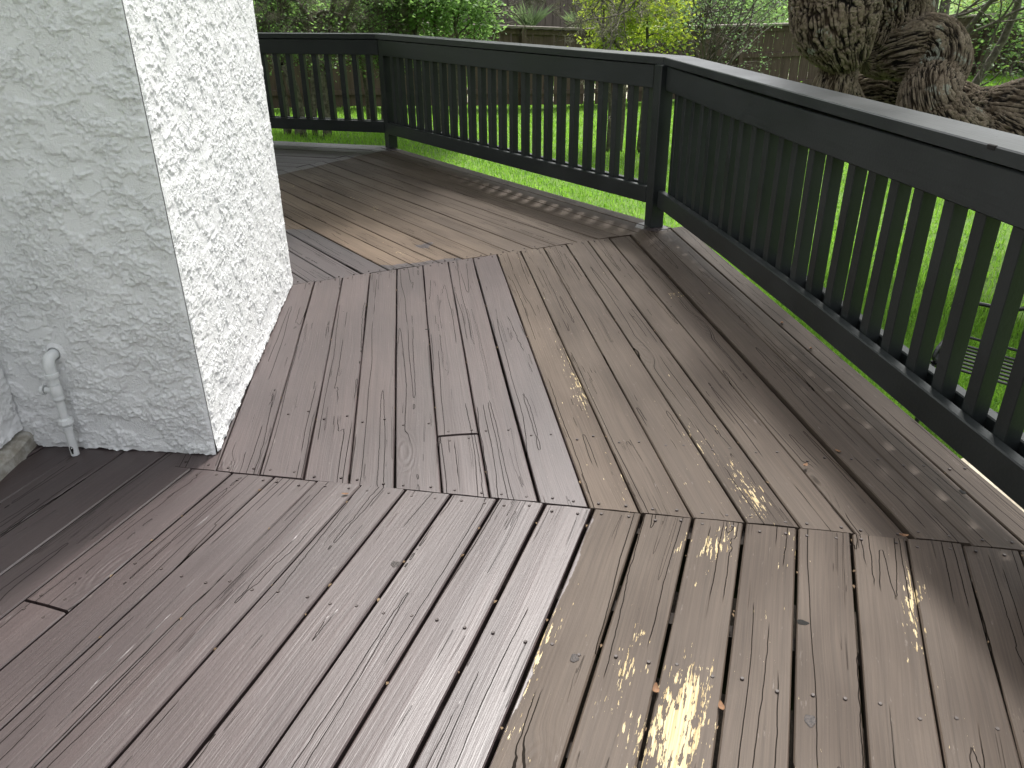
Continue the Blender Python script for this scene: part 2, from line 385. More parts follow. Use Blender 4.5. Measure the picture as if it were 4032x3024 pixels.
for args in ((150000, (1.2, 1.5), (6.5, 8.5), dens_near, .085, .006, .9, 1), (260000, (-8, 5.5), (14, 23), dens_far, .085, .011, .8, 2)):
    V, q4, q3, a = blades(*args); base = gm.n; gm.add(V, q4, a); gm.f.append(q3 + base)
tag(gm.build('lawn_grass', M['grass'], attr='var'), 'sunlit green grass blades of the lawn beyond the railing', kind='stuff')

# ------------------------------------------------------------------ house corner
def stucco_h(u, z, seed, sc=1.0, am=1.0):
    u = u * sc; z = z * sc
    a = fbm(u * 9 + 3.1, z * 13, 5, seed, gain=.6); b = fbm(u * 5, z * 5, 2, seed + 5); c = fbm(u * 85, z * 105, 3, seed + 9, gain=.7)
    rid = 1 - np.abs(2 * fbm(u * 11, z * 17, 4, seed + 21) - 1)
    plate = sstep(.48, .505, a)
    rough = sstep(.40, .60, b * .5 + a * .5)
    return am * (.0046 * plate + .0150 * rough * (c - .38) * (.35 + .65 * sstep(.44, .5, a)) + .0042 * sstep(.93, .985, rid) + .004 * (b - .5))
def panel(name, p, q, z0, z1, parent, seed, res=.0042, dense=None, sc=1.0, am=1.0):
    p = np.array(p, float); q = np.array(q, float); L = np.linalg.norm(q - p); d = (q - p) / L; nr = np.array([d[1], -d[0]])
    dz = z0 + 1.62 if dense is None else dense
    us = np.linspace(0, L, max(2, int(L / res))); zs = np.concatenate([np.arange(z0, dz, res), np.linspace(dz, z1, 4)])
    U, Zz = np.meshgrid(us, zs); hgt = stucco_h(U, Zz, seed, sc, am)
    fade = sstep(0, .012, U) * sstep(0, .012, L - U); hgt = hgt * fade + .0015
    hgt *= np.where(Zz > dz, .5, 1)
    # ragged lower lip
    low = sstep(z0 + .06, z0, Zz); Zd = Zz + low * .014 * (fbm(U * 26, U * 0 + seed, 4, seed) - .5); hgt = hgt + low * .006 * (fbm(U * 40, Zz * 40, 3, seed + 3))
    pts = np.stack([p[0] + d[0] * U + nr[0] * hgt, p[1] + d[1] * U + nr[1] * hgt, Zd], -1).reshape(-1, 3)
    n = len(us); i = np.arange(len(zs) - 1)[:, None] * n; j = np.arange(n - 1)[None]
    return MB().add(pts, np.stack([i + j, i + j + 1, i + j + 1 + n, i + j + n], -1).reshape(-1, 4)).build(name, M['stucco'], parent, smooth=True)
w1 = np.array([-.982, 2.242]); w2 = np.array([-1.141, 3.933]); w0 = np.array([-1.652, 2.318])
cdir = SEC['C']['t']; w3 = w2 + cdir * 2.3; w4 = w3 + SEC['D']['t'] * 3.0
house = tag(empty('house', (-1.4, 2.8, 0)), 'pale grey stucco house corner rising beside the deck boards', 'house')
hp = lambda o: (setattr(o, 'matrix_parent_inverse', Matrix.Translation((1.4, -2.8, 0))), o)[1]
hp(panel('front_wall', w0, w1, .003, 3.0, house, 3, .0036, None, 1.4, .95)); hp(panel('side_wall', w1, w2, .008, 3.0, house, 8, .0036, None, 1.55, .46))
hp(panel('rear_wall', w2, w3, .016, 3.0, house, 12, .03)); hp(panel('rear_wall', w3, w4, .016, 3.0, house, 13, .05))
hp(panel('return_wall', w0 + np.array([-.02, -2.6]), w0, .07, 3.0, house, 17, .006))
c = MB()      # core behind the thin stucco, foundation ledge under the return wall
poly = [w0 + [-.02, -2.6], w0, w1, w2, w3, w4, w4 + [-1.5, -1.2], w0 + [-3.2, -2.6]]
pb = np.array(poly); cen = np.array([-2.2, 3.0]); ins = pb + (cen - pb) / np.linalg.norm(cen - pb, axis=1)[:, None] * .035
m = len(poly); V = np.concatenate([np.c_[ins, np.full(m, .03)], np.c_[ins, np.full(m, 3.02)]])
c.add(V, [list(range(m))[::-1], list(range(m, 2 * m))] + [[a, (a + 1) % m, m + (a + 1) % m, m + a] for a in range(m)])
hp(c.build('wall_core', M['stucco'], house))
lg = MB(); P0 = w0 + np.array([-.02, -2.6]); lp = []
ysd = np.linspace(P0[1], w0[1] - .005, 60)
off = .020 + .012 * fbm(ysd * 14, ysd * 0, 3, 4)
for yy, oo in zip(ysd, off): lp += [[w0[0] - .06, yy, -.3], [w0[0] + oo + .012, yy, -.3], [w0[0] + oo + .010, yy, .038 + .006 * math.sin(yy * 31)], [w0[0] + oo, yy, .052], [w0[0] - .06, yy, .075]]
lp = np.array(lp); kk = np.arange(59)[:, None] * 5; 
for e in range(4): lg.add(lp, kk + np.array([[e, e + 1, e + 6, e + 5]])) if e == 0 else lg.f.append(kk + np.array([[e, e + 1, e + 6, e + 5]]))
hp(lg.build('foundation_ledge', M['concrete'], house))
fb = MB(); fd = (w1 - w0) / np.linalg.norm(w1 - w0); fnr = np.array([fd[1], -fd[0]])
for a, b in ((w0, w1), (w1, w2)):
    d = (b - a) / np.linalg.norm(b - a); nr = np.array([d[1], -d[0]]); a2 = a - nr * .009; b2 = b - nr * .009
    fb.add([[*a2, -.2], [*b2, -.2], [*b2, .04], [*a2, .04]], np.array([[0, 1, 2, 3]]))
hp(fb.build('foundation', M['soil'], house))  # dark soil colour stands for shade in the gap under the walls

# ------------------------------------------------------------------ deck
deck = tag(empty('deck', (0, 3, 0)), 'weathered brown painted wooden deck wrapping around the house corner', 'deck')
DINV = Matrix.Translation((0, -3, 0))
def dp(o): o.matrix_parent_inverse = DINV; return o
SP = []      # chip spots: x, y, along radius, across radius, strength
def spot(px, py, ra, rc, s): p = at(px, py, z=0); SP.append((p[0], p[1], ra, rc, s))
for q in ((2690, 2740, .09, .022, .9), (2740, 2890, .09, .026, .9), (2610, 2880, .10, .02, .45), (2640, 2990, .12, .05, .4), (2180, 2480, .10, .02, .7), (2120, 2690, .07, .012, 1.1), (2060, 2900, .16, .02, .5),
          (2010, 2790, .2, .02, .35), (2470, 2640, .12, .014, .5), (2480, 2930, .08, .016, .7), (2440, 2560, .08, .02, .25), (2850, 2140, .035, .018, .85), (2800, 2135, .03, .01, .9), (3118, 2160, .03, .012, .9), (2705, 2110, .04, .01, .8),
          (3605, 2370, .12, .008, .9), (3580, 2590, .03, .03, .55), (3230, 2960, .05, .012, .9), (3140, 2880, .12, .02, .45), (3770, 2900, .12, .03, .45), (2970, 2430, .15, .02, .5),
          (2648, 1150, .03, .03, 1.0), (2690, 1172, .06, .02, .8), (2400, 1850, .04, .015, 1.0), (2440, 1900, .03, .015, .9), (2470, 1790, .05, .01, .8), (2220, 1420, .12, .02, .7), (2170, 1330, .15, .012, .8), (2290, 1540, .12, .012, .6),
          (2900, 1880, .2, .02, .35), (2760, 1760, .15, .02, .35), (2950, 1960, .1, .03, .35), (3330, 1990, .04, .012, .9), (3130, 1990, .1, .012, .7), (2150, 1170, .15, .012, .6),
          (1320, 748, .06, .02, .8), (1385, 775, .06, .02, .9), (1425, 790, .08, .02, .9), (1490, 822, .06, .02, .9), (1150, 727, .10, .01, .7), (1530, 855, .15, .02, .4), (1620, 850, .20, .010, .45), (1720, 920, .1, .02, .35), (1560, 985, .25, .008, .5), (1650, 1010, .2, .008, .4)): spot(*q)
SP = np.array(SP)
t0C = SEC['C']['t'] @ at(1260, 897, z=0)[:2]
PATCH = [(at(1645, 975, z=0)[:2], .09, .030), (at(1240, 835, z=0)[:2], .05, .03), (at(1700, 962, z=0)[:2], .05, .03), (at(1440, 890, z=0)[:2], .02, .015)]
def paint(sec, k, P2):
    q = SEC[sec]; n = P2 @ q['n']; t = P2 @ q['t']; o = q['o']
    tan = np.zeros(len(P2))
    if sec == 'A': f = (o + 9 * W + .010) - n; base = {9: .24, 10: .30, 11: .36, 12: .28}.get(k, .20 if k > 12 else .05)
    elif sec == 'B': f = (o + 9 * W + .002) - n; base = {9: .40, 10: .34, 11: .36, 12: .36}.get(k, .26 if k > 12 else .05); tan = np.full(len(P2), .22 if k == 9 else .1 if k == 10 else 0.0)
    elif sec == 'C':
        f = np.where(t > t0C, o + 4 * W, o + 5 * W) - n
        p, d = J2; dj = np.abs((P2 - p) @ np.array([-d[1], d[0]])); f = np.maximum(f, np.where(k <= 7, .075 - .012 * (k - 5), -.1) - dj)
        p, d = J3; dj = np.abs((P2 - p) @ np.array([-d[1], d[0]])); f = np.maximum(f, .12 - dj)
        for c_, ra, rc in PATCH: f = np.maximum(f, rc * (1 - np.hypot((t - c_ @ q['t']) / ra, (n - c_ @ q['n']) / rc)))
        tan = sstep(11, 5, np.full(len(P2), float(k))) * (.55 + .45 * sstep(t0C + .9, t0C - .8, t)); base = .22 if 4 < k < 11 else .1
    else: f = np.full(len(P2), .3); base = 0.0
    if sec in 'BC': f = np.maximum(f, .11 - np.hypot(P2[:, 0] - .90, P2[:, 1] - 4.93))
    if sec == 'C': f = np.maximum(f, .15 - np.hypot(P2[:, 0] + 1.13, P2[:, 1] - 7.76))
    ch = np.full(len(P2), base)
    for x, y, ra, rc, s in SP:
        d = P2 - np.array([x, y]); ch = ch + s * np.exp(-.5 * ((d @ q['t']) / ra) ** 2 - .5 * ((d @ q['n']) / rc) ** 2)
    return np.clip(f, -.3, .3), np.clip(ch, 0, 1.25), tan
SCREW = MB(); th = np.linspace(0, 2 * np.pi, 8, endpoint=False)
SCREW.tube([[0, 0, -.004], [0, 0, .0012], [0, 0, .0022], [0, 0, .0018], [0, 0, .0004]], [.0046, .0046, .0040, .0020, .0012], 8)
SCREW_ME = SCREW.mesh('screw', M['screw'])
n_screw = [0]
def plank(sec, k, n0, n1, Ja, Jb, drop=0.0, tilt=0.0, screws=((0, 2), (1, 2)), joist=()):
    """one board between two mitre lines (Ja at the low end, Jb at the high end); each end is a line or a t value"""
    q = SEC[sec]; n_, t_ = q['n'], q['t']; r = random.Random(ord(sec) * 1009 + k * 31 + int(abs(n0) * 1000))
    def tend(J, nv, g):
        if isinstance(J, tuple): p = on_line(J, n_, nv); return t_ @ p + g
        return J + g
    rows = np.array([0, .025, .5, .975, 1.0]); bev = .0035
    ra = [tend(Ja, n0 + (n1 - n0) * f, .0025) for f in rows]; rb = [tend(Jb, n0 + (n1 - n0) * f, -.0025) for f in rows]
    L = np.mean(rb) - np.mean(ra); ns = max(4, int(L / .12)); us = np.linspace(0, 1, ns)
    sd = r.randint(0, 9999); V = []; cup = r.uniform(-.0012, .0022)
    for u in us:
        for j, f in enumerate(rows):
            tt = ra[j] + (rb[j] - ra[j]) * u
            wob = .0016 * (fbm(np.array([tt * 2.3]), np.array([float(sd + (j > 2) * 7)]), 2, sd)[0] - .5) * 2
            nn = n0 + (n1 - n0) * f + (wob if j in (0, 4) else 0)
            zz = drop + tilt * (f - .5) + cup * (1 - 4 * (f - .5) ** 2) + .0015 * math.sin(tt * 1.7 + sd) - (bev if j in (0, 4) else 0)
            V.append((tt, nn, zz))
    V = np.array(V); top = len(V); c0 = np.array([(ra[2] + rb[2]) / 2, (n0 + n1) / 2])
    low = V.copy(); low[:, 2] = drop - .038; low[:, 1] += np.tile([.002, 0, 0, 0, -.002], ns)
    P2 = V[:, :1] * t_ + V[:, 1:2] * n_; f_, c_, tn = paint(sec, k, P2)
    A = np.concatenate([V, low]); A[:, 0] -= c0[0]; A[:, 1] -= c0[1]; A[:, 1] *= -1     # local x along t, local y = -n
    i = np.arange(ns - 1)[:, None] * 5; F = []
    j = np.arange(4)[None]; F.append(np.stack([i + j, i + j + 1, i + j + 6, i + j + 5], -1).reshape(-1, 4)[:, ::-1])
    e = np.arange(ns - 1) * 5
    F.append(np.stack([e, e + 5, e + 5 + top, e + top], -1)[:, ::-1]); F.append(np.stack([e + 4, e + 9, e + 9 + top, e + 4 + top], -1))
    for b in (0, (ns - 1) * 5):
        x = np.arange(4) + b; F.append(np.stack([x, x + 1, x + 1 + top, x + top], -1) if b == 0 else np.stack([x, x + 1, x + 1 + top, x + top], -1)[:, ::-1])
    mb = MB(); mb.add(A, F[0][:, ::-1]); [mb.f.append(x[:, ::-1]) for x in F[1:]]
    me = mb.mesh('plank', M['plank'])
    for nm, val in (('fresh', f_), ('chips', c_), ('tan', tn), ('plum', np.full(len(P2), 1.0 if sec in 'CD' else 0.0))):
        a_ = me.attributes.new(nm, 'FLOAT', 'POINT'); a_.data.foreach_set('value', np.concatenate([val, val]).astype(np.float32))
    cw = c0[0] * t_ + c0[1] * n_
    o = dp(link('plank', me, deck, (*cw, 0), math.atan2(t_[1], t_[0])))
    def screw(tt, f):
        if n_screw[0] >= 295: return
        n_screw[0] += 1
        s = bpy.data.objects.new('screw', SCREW_ME); COL.objects.link(s); s.parent = o
        s.location = (tt - c0[0], -(n0 + (n1 - n0) * f - c0[1]), drop + .0006 + cup * .5)
    for end, cnt in screws:
        for f in ((.22, .78) if cnt == 2 else ()):
            f += r.uniform(-.08, .08); a = ra[0] + (ra[4] - ra[0]) * f; b = rb[0] + (rb[4] - rb[0]) * f
            screw((a + r.uniform(.018, .035)) if end == 0 else (b - r.uniform(.018, .035)), f)
    for tj in joist:
        for f in (.23, .77): screw(tj + r.uniform(-.012, .012), f + r.uniform(-.07, .07))
    return o
GAPA = {7: .013, 8: .013, 9: .013, 10: .012, 11: .011, 12: .011, 13: .011, 5: .009, 4: .006, 6: .009, 2: .008, 1: .006, 0: .008, 14: .009}
def seams(sec, k, r):
    g = .78 * GAPA.get(k, .006) if sec == 'A' else {3: .009, 4: .010, 5: .012, 6: .006}.get(k, .0055) if sec == 'C' else {5: .006, 8: .007, 9: .006, 14: .010, 15: .009, 13: .007}.get(k, .005)
    return g * r.uniform(.85, 1.15)
for sec, k0, k1, Ja, Jb in (('A', -7, 17, -.9, J1), ('B', 0, 17, J1, J2), ('C', 0, 17, J2, J3), ('D', 0, 17, J3, None)):
    r = random.Random(ord(sec)); gaps = {k: seams(sec, k, r) for k in range(k0, k1 + 2)}
    for k in range(k0, k1 + 1):
        q = SEC[sec]; n0 = q['o'] + k * W + gaps[k] / 2; n1 = q['o'] + (k + 1) * W - gaps.get(k + 1, .005) / 2
        if k == k1: n1 = q['o'] + EDGE * W
        jb = Jb if Jb is not None else 99
        if sec == 'A' and k < 0: jb = (w0 - fnr * .05, fd)
        if sec == 'D': tlow = q['t'] @ on_line(J3, q['n'], (n0 + n1) / 2); jb = tlow + 4.2
        drop = r.uniform(-.0015, .0015); tilt = r.uniform(-.0012, .0012)
        if sec == 'B' and k in (14,): drop -= .009
        if sec == 'B' and k in (15,): drop += .004
        near = ()
        if sec == 'A' and k >= 0: near = (q['t'] @ on_line(J1, q['n'], (n0 + n1) / 2) - .46 - .012 * k, )
        if sec == 'B': near = (q['t'] @ on_line(J1, q['n'], (n0 + n1) / 2) + .42, ) if k > 1 else ()
        if sec == 'B' and k == 6:
            tb = q['t'] @ at(1806, 1714, z=0)[:2]
            plank(sec, k, n0, n1, Ja, tb - .003, drop, tilt); plank(sec, k, n0, n1, tb + .003, jb, drop + .0015, tilt, screws=((0, 2), (1, 2)))
        elif sec == 'A' and k == 0:
            tb = q['t'] @ at(35, 2345, z=0)[:2]
            plank(sec, k, n0, n1, Ja, tb - .002, drop, tilt, screws=((1, 2),)); plank(sec, k, n0, n1, tb + .002, jb, drop, tilt, screws=((0, 2), (1, 2)))
        else:
            sc = ((1, 2),) if sec == 'A' else ((0, 2), (1, 2)) if sec == 'B' else ((0, 2),) if sec == 'C' and k < 12 else ()
            if sec == 'A' and k < 0: sc = ()
            plank(sec, k, n0, n1, Ja, jb, drop, tilt, sc, near)
def knot(px, py, sec, ra, rb, hole=False):
    p = at(px, py, z=0); n = 18; an = np.linspace(0, 2 * np.pi, n, endpoint=False); wv = 1 + .10 * np.sin(an * 3 + px) + .07 * np.sin(an * 5 + py); V = []
    for sc_, zz in ((1.0, .0001), (.82, .0006), (.60, .0003), (.38, .0006), (.0, .0002)): V.append(np.stack([np.cos(an) * ra * wv * sc_, np.sin(an) * rb * wv * sc_, np.full(n, zz)], -1))
    i_ = np.arange(4)[:, None] * n; j_ = np.arange(n)[None]; mb = MB().add(np.concatenate(V), np.stack([i_ + j_, i_ + (j_ + 1) % n, i_ + (j_ + 1) % n + n, i_ + j_ + n], -1).reshape(-1, 4))
    t_ = SEC[sec]['t']; o = dp(mb.build('knot', M['black'] if hole else M['knot'], deck, loc=(p[0], p[1], .0012), rz=math.atan2(t_[1], t_[0]))); return o
for a_ in ((2262, 2592, 'A', .013, .010), (3160, 2452, 'A', .009, .014, True), (1556, 2222, 'A', .012, .012), (1655, 1618, 'B', .020, .009), (3190, 2838, 'A', .016, .012), (3790, 1938, 'B', .012, .008, True), (1690, 1297, 'B', .006, .022, True), (1605, 1215, 'B', .018, .007)): knot(*a_)
# joists under the mitres and across, rim boards, short posts
def beam(p, q, z0, z1, th, name, mat, parent, inv):
    p = np.array(p, float); q = np.array(q, float); L = np.linalg.norm(q - p); d = (q - p) / L
    o = MB().box((0, -th / 2, z0), (L, th / 2, z1)).build(name, mat, parent, loc=(*p, 0), rz=math.atan2(d[1], d[0])); o.matrix_parent_inverse = inv; return o
for J, a, b in ((J1, -.1, 2.6), (J2, -.1, 2.15), (J3, -.3, 1.25)): beam(J[0] + J[1] * a, J[0] + J[1] * b, -.24, -.042, .09, 'joist', M['joist'], deck, DINV)
for sec, ts in (('A', (1.55, 1.1, .65, .2)), ('B', (2.4, 2.85, 3.3, 3.75, 4.2)), ('C', (3.7, 4.3, 4.9, 5.5, 6.1))):
    q = SEC[sec]
    for tt in ts: beam(q['o'] * q['n'] + q['n'] * (.1 if sec != 'C' else .2) + q['t'] * tt, (q['o'] + (EDGE - .5) * W) * q['n'] + q['t'] * tt, -.235, -.043, .04, 'joist', M['joist'], deck, DINV)
cAB = on_line(J1, SEC['B']['n'], SEC['B']['o'] + EDGE * W); cBC = on_line(J2, SEC['B']['n'], SEC['B']['o'] + EDGE * W); cBC = cBC if True else cBC
for sec, a, b in (('B', cAB, cBC), ('C', cBC, cornerCD), ('D', cornerCD, cornerCD + SEC['D']['t'] * 4), ('A', cAB - SEC['A']['t'] * 2.5, cAB)):
    n_ = SEC[sec]['n']; beam(a - n_ * .05, b - n_ * .05, -.235, -.041, .04, 'rim_joist', M['joist'], deck, DINV)
    for f in (.05, .5, .95):
        p = a + (b - a) * f - n_ * .14; dp(MB().box((-.045, -.045, -1.1), (.045, .045, -.236)).build('support_post', M['joist'], deck, loc=(*p, 0)))
sx, sy = np.meshgrid(np.linspace(-3.6, 2.25, 40), np.linspace(-1.5, 8.6, 60)); so = MB(); i = np.arange(59)[:, None] * 40; j = np.arange(39)[None]
ok = in_deck(sx.ravel() - .34, sy.ravel() - .20); so_z = np.where(ok, ground_z(sx, sy).ravel() + .05, ground_z(sx, sy).ravel() - .12) + .02 * fbm(sx * 3, sy * 3, 3, 8).ravel()
so.add(np.c_[sx.ravel(), sy.ravel(), so_z], np.stack([i + j, i + j + 1, i + j + 41, i + j + 40], -1).reshape(-1, 4))
tag(so.build('bare_soil', M['soil']), 'dark bare soil under the deck boards', kind='structure')

# ------------------------------------------------------------------ railings
def railing(sec, nf, t0, t1, first_t, step, label, posts, ext=(0, 0), cap_mitre=(None, None), bow=None, sag=None):
    """nf: inner face; balusters sit between an inner and an outer rail"""
    q = SEC[sec]; n_, t_ = q['n'], q['t']; p0 = n_ * nf + t_ * t0
    root = tag(empty('deck_railing', (*p0, 0)), label, 'railing', 'charcoal railing runs around the deck'); inv = Matrix.Translation((-p0[0], -p0[1], 0))
    rz = math.atan2(t_[1], t_[0])
    def part(name, a0, a1, b0, b1, z0, z1, bev=.003):          # a: along t, b: outward from the inner face
        L = a1 - a0; pp = n_ * nf + t_ * a0
        fn = bow if name in ('bottom_rail', 'back_rail') else sag if name in ('fascia', 'back_fascia') else None
        mb = MB()
        if fn is None: mb.box((0, -b1, z0), (L, -b0, z1), bev)
        else:
            us = np.linspace(0, L, 16); e = .004; V = []
            for u in us:
                dz = float(np.interp(a0 + u, fn[0], fn[1]))
                for y_, z_ in ((-b1 + e, z0), (-b0 - e, z0), (-b0, z0 + e), (-b0, z1 - e), (-b0 - e, z1), (-b1 + e, z1), (-b1, z1 - e), (-b1, z0 + e)): V.append((u, y_, z_ + dz))
            i_ = np.arange(15)[:, None] * 8; j_ = np.arange(8)[None]; mb.add(V, np.stack([i_ + j_, i_ + j_ + 8, i_ + (j_ + 1) % 8 + 8, i_ + (j_ + 1) % 8], -1).reshape(-1, 4))
            mb.f.append(np.array([list(range(8))])); mb.f.append(np.array([list(range(8))[::-1]]) + 15 * 8)
        o = mb.build(name, M['rail'], root, loc=(*pp, 0), rz=rz); o.matrix_parent_inverse = inv; return o
    part('fascia', t0 + .004, t1 - .004, 0, .038, .822, .952); part('back_fascia', t0 + .01, t1 - .01, .091, .129, .822, .953)
    part('bottom_rail', t0, t1, 0, .038, .136, .238, .004); part('back_rail', t0 + .01, t1 - .01, .091, .129, .136, .2365)
    k = 0; tt = first_t
    while tt - .050 > t0 + .02:
        r = random.Random(k * 7 + ord(sec)); a = r.uniform(-.006, .006)
        o = part('baluster', tt - .050 + a, tt + a, .0395, .0895, .140 + r.uniform(-.006, .004) + (float(np.interp(tt, bow[0], bow[1])) if bow else 0), .930, .0025); o.rotation_euler[0] = r.uniform(-.006, .006); tt -= step; k += 1
    # cap board with mitred ends
    c0, c1 = -.008, .162; v = []
    for z in (.9585, .994, .998):
        e = .004 if z > .995 else 0
        for tb, nb, en in ((0, c0 + e, 0), (0, c1 - e, 0), (1, c1 - e, 1), (1, c0 + e, 1)):
            J = cap_mitre[en]; tv = (t_ @ on_line(J, n_, nf + nb)) if J is not None else (t1 + ext[1] if en else t0 - ext[0])
            tv += -.001 if en else .001
            v.append((tv, nb + nf, z))
    v = np.array(v); V = v[:, :1] * t_ + v[:, 1:2] * n_; V = np.c_[V - p0, v[:, 2]]
    F = [[3, 2, 1, 0], [8, 9, 10, 11]] + [[i + l * 4, (i + 1) % 4 + l * 4, (i + 1) % 4 + l * 4 + 4, i + l * 4 + 4] for l in (0, 1) for i in range(4)]
    R = np.array([[t_[0], t_[1]], [-t_[1], t_[0]]]); V[:, :2] = V[:, :2] @ R.T
    MB().add(V, F).build('cap_board', M['rail'], root, rz=rz)
    for (px, py), rot in posts:
        o = MB().box((-.0445, -.0445, .0), (.0445, .0445, .9575), .004).build('post', M['rail'], root, loc=(px, py, 0), rz=rot); o.matrix_parent_inverse = inv
    return root
post2 = np.array([.913, 4.942]); post1 = np.array([-1.127, 7.794]); nfB, nfC = 1.50, 3.655
post3 = SEC['B']['n'] * 1.545 + SEC['B']['t'] * 1.33
def meet(sa, na, sb, nb):
    A = np.array([SEC[sa]['n'], SEC[sb]['n']]); return np.linalg.solve(A, np.array([na, nb]))
nfD = SEC['D']['n'] @ post1 - .02; nfA = SEC['A']['n'] @ post3 - .045
MBC = (meet('B', nfB, 'C', nfC), None); MBC = (MBC[0], meet('B', nfB + .15, 'C', nfC + .15) - MBC[0]); MCD = meet('C', nfC, 'D', nfD); MCD = (MCD, meet('C', nfC + .15, 'D', nfD + .15) - MCD)
MAB = meet('A', nfA, 'B', nfB); MAB = (MAB, meet('A', nfA + .15, 'B', nfB + .15) - MAB)
tA = SEC['A']['t'] @ post3; tB3 = SEC['B']['t'] @ post3
railing('B', nfB, tB3 + .05, SEC['B']['t'] @ post2 - .058, 4.674, .1413, 'near charcoal railing run at right below the oak limbs', [(post2, math.radians(18)), (post3, math.radians(-6))], cap_mitre=(MAB, MBC), bow=((1.2, 2.0, 2.8, 3.6, 4.2, 4.74), (.022, .032, .040, .030, .014, 0)), sag=((1.2, 2.2, 3.0, 3.9, 4.74), (0, -.002, -.009, -.007, 0)))
nk = np.array([-.008, 0]); q_ = SEC['B']; pk = at(3935, 590, z=.985); tk = q_['t'] @ pk[:2]; mb = MB()
mb.box((-.016, -.007, -.012), (.016, .003, .0012), .002)
o = mb.build('nick', M['black'], bpy.data.objects['deck_railing'], loc=(*(q_['n'] * (nfB - .0075) + q_['t'] * tk), .998), rz=math.atan2(q_['t'][1], q_['t'][0])); o.matrix_parent_inverse = Matrix.Translation(-Vector(bpy.data.objects['deck_railing'].location))
railing('C', nfC, SEC['C']['t'] @ post2 + .075, SEC['C']['t'] @ post1 - .05, SEC['C']['t'] @ post1 - .05 - .06, .1395, 'middle charcoal railing run between the two full-height posts in view', [(post1, math.radians(36))], cap_mitre=(MBC, MCD))
railing('D', nfD, SEC['D']['t'] @ post1 + .05, SEC['D']['t'] @ post1 + 3.2, SEC['D']['t'] @ post1 + 3.14, .1395, 'far charcoal railing run partly hidden behind the stucco house corner', [(post1 + SEC['D']['t'] * 3.25, aD)], cap_mitre=(MCD, None))
railing('A', nfA, tA - 2.2, tA - .05, tA - .1, .1413, 'closest charcoal railing run continuing past the right edge', [], cap_mitre=(None, MAB))

# ------------------------------------------------------------------ drain pipe
pr = tag(empty('drain_pipe', (-1.495, 2.28, 0)), 'pale grey drain pipe with elbow and side valve low on the stucco', 'pipe')
def pp(o): o.matrix_parent_inverse = Matrix.Translation((1.495, -2.28, 0)); return o
wn = fnr; fx = fd                                     # outward from the front wall, along it
base = w0 + fx * .205
def wp(a, out, z): q = base + fx * a + wn * out; return np.array([q[0], q[1], z])
_tube = MB.tube
def slim(self, pts, rad, *a, **k): return _tube(self, pts, np.asarray(rad, float) * .74, *a, **k)
MB.tube = slim
tb = MB(); tb.tube(spline([wp(0, -.02, .352), wp(0, .022, .352), wp(0, .038, .346), wp(0, .046, .328), wp(0, .047, .300)], 14), .0235, 18, True); pp(tb.build('elbow', M['pipe'], pr, True))
tb = MB(); tb.tube([wp(0, .047, z) for z in (.303, .302, .290, .289)], [.0236, .028, .028, .0236], 18); pp(tb.build('collar', M['pipe'], pr))
tb = MB(); tb.tube([wp(0, .047, z) for z in (.290, .268, .267, .262, .261, .243)], [.0205, .0205, .0225, .0225, .0205, .0205], 8); pp(tb.build('nipple', M['pipe'], pr))
tb = MB(); tb.tube([wp(0, .047, z) for z in (.262, .258, .246, .235, .225, .221, .219, .206, .205)], [.018, .021, .024, .025, .023, .0215, .0235, .0235, .019], 18); vb = pp(tb.build('valve_body', M['pipe'], pr, True))
tb = MB(); tb.tube([wp(-.010, .047, .243), wp(-.036, .050, .243)], .014, 14); tb.tube([wp(-.036, .050, .243), wp(-.0365, .050, .243), wp(-.047, .051, .243), wp(-.051, .052, .243)], [.014, .022, .0215, .017], 14); pp(tb.build('valve_cap', M['pipe'], pr))
tb = MB(); tb.tube([wp(-.0345, .0498, .243), wp(-.0355, .050, .243)], .0175, 14); pp(tb.build('valve_gap', M['black'], pr))
tb = MB(); tb.tube([wp(0, .047, z) for z in (.21, .12)], .0178, 18); pp(tb.build('upper_pipe', M['pipe'], pr, True))
tb = MB(); tb.tube([wp(0, .047, z) for z in (.142, .138, .137, .124, .123, .117, .116, .108)], [.018, .023, .0285, .0325, .0325, .0285, .0245, .019], 8); pp(tb.build('union_nut', M['pipe'], pr))
tb = MB(); tb.tube([wp(0, .047, z) for z in (.112, .110, .098, .097)], [.018, .022, .021, .018], 18); pp(tb.build('union_collar', M['pipe'], pr))
tb = MB(); tb.tube([wp(0, .047 + .012 * (.1 - z), z) for z in (.105, .06, .02, .0025)], .0178, 18); pp(tb.build('lower_pipe', M['pipe'], pr, True))
hl = MB(); hv = []; 
for i_ in range(14):
    a = 2 * math.pi * i_ / 14; ox = .0050 * math.cos(a) * (1 + .25 * math.sin(3 * a)); hv.append(wp(.002 + ox, .0482 + math.sqrt(.0133 ** 2 - (.002 + ox) ** 2), .026 + .0155 * math.sin(a)))
hl.add(hv, [list(range(14))]); pp(hl.build('drain_hole', M['black'], pr))  # flat patch coloured as a shaded opening
MB.tube = _tube
sk = MB(); sk.tube([wp(0, -.004, .352), wp(0, .006, .353), wp(0, .010, .353)], [.040, .031, .0215], 20); pp(sk.build('plaster_collar', M['stucco'], pr, True))

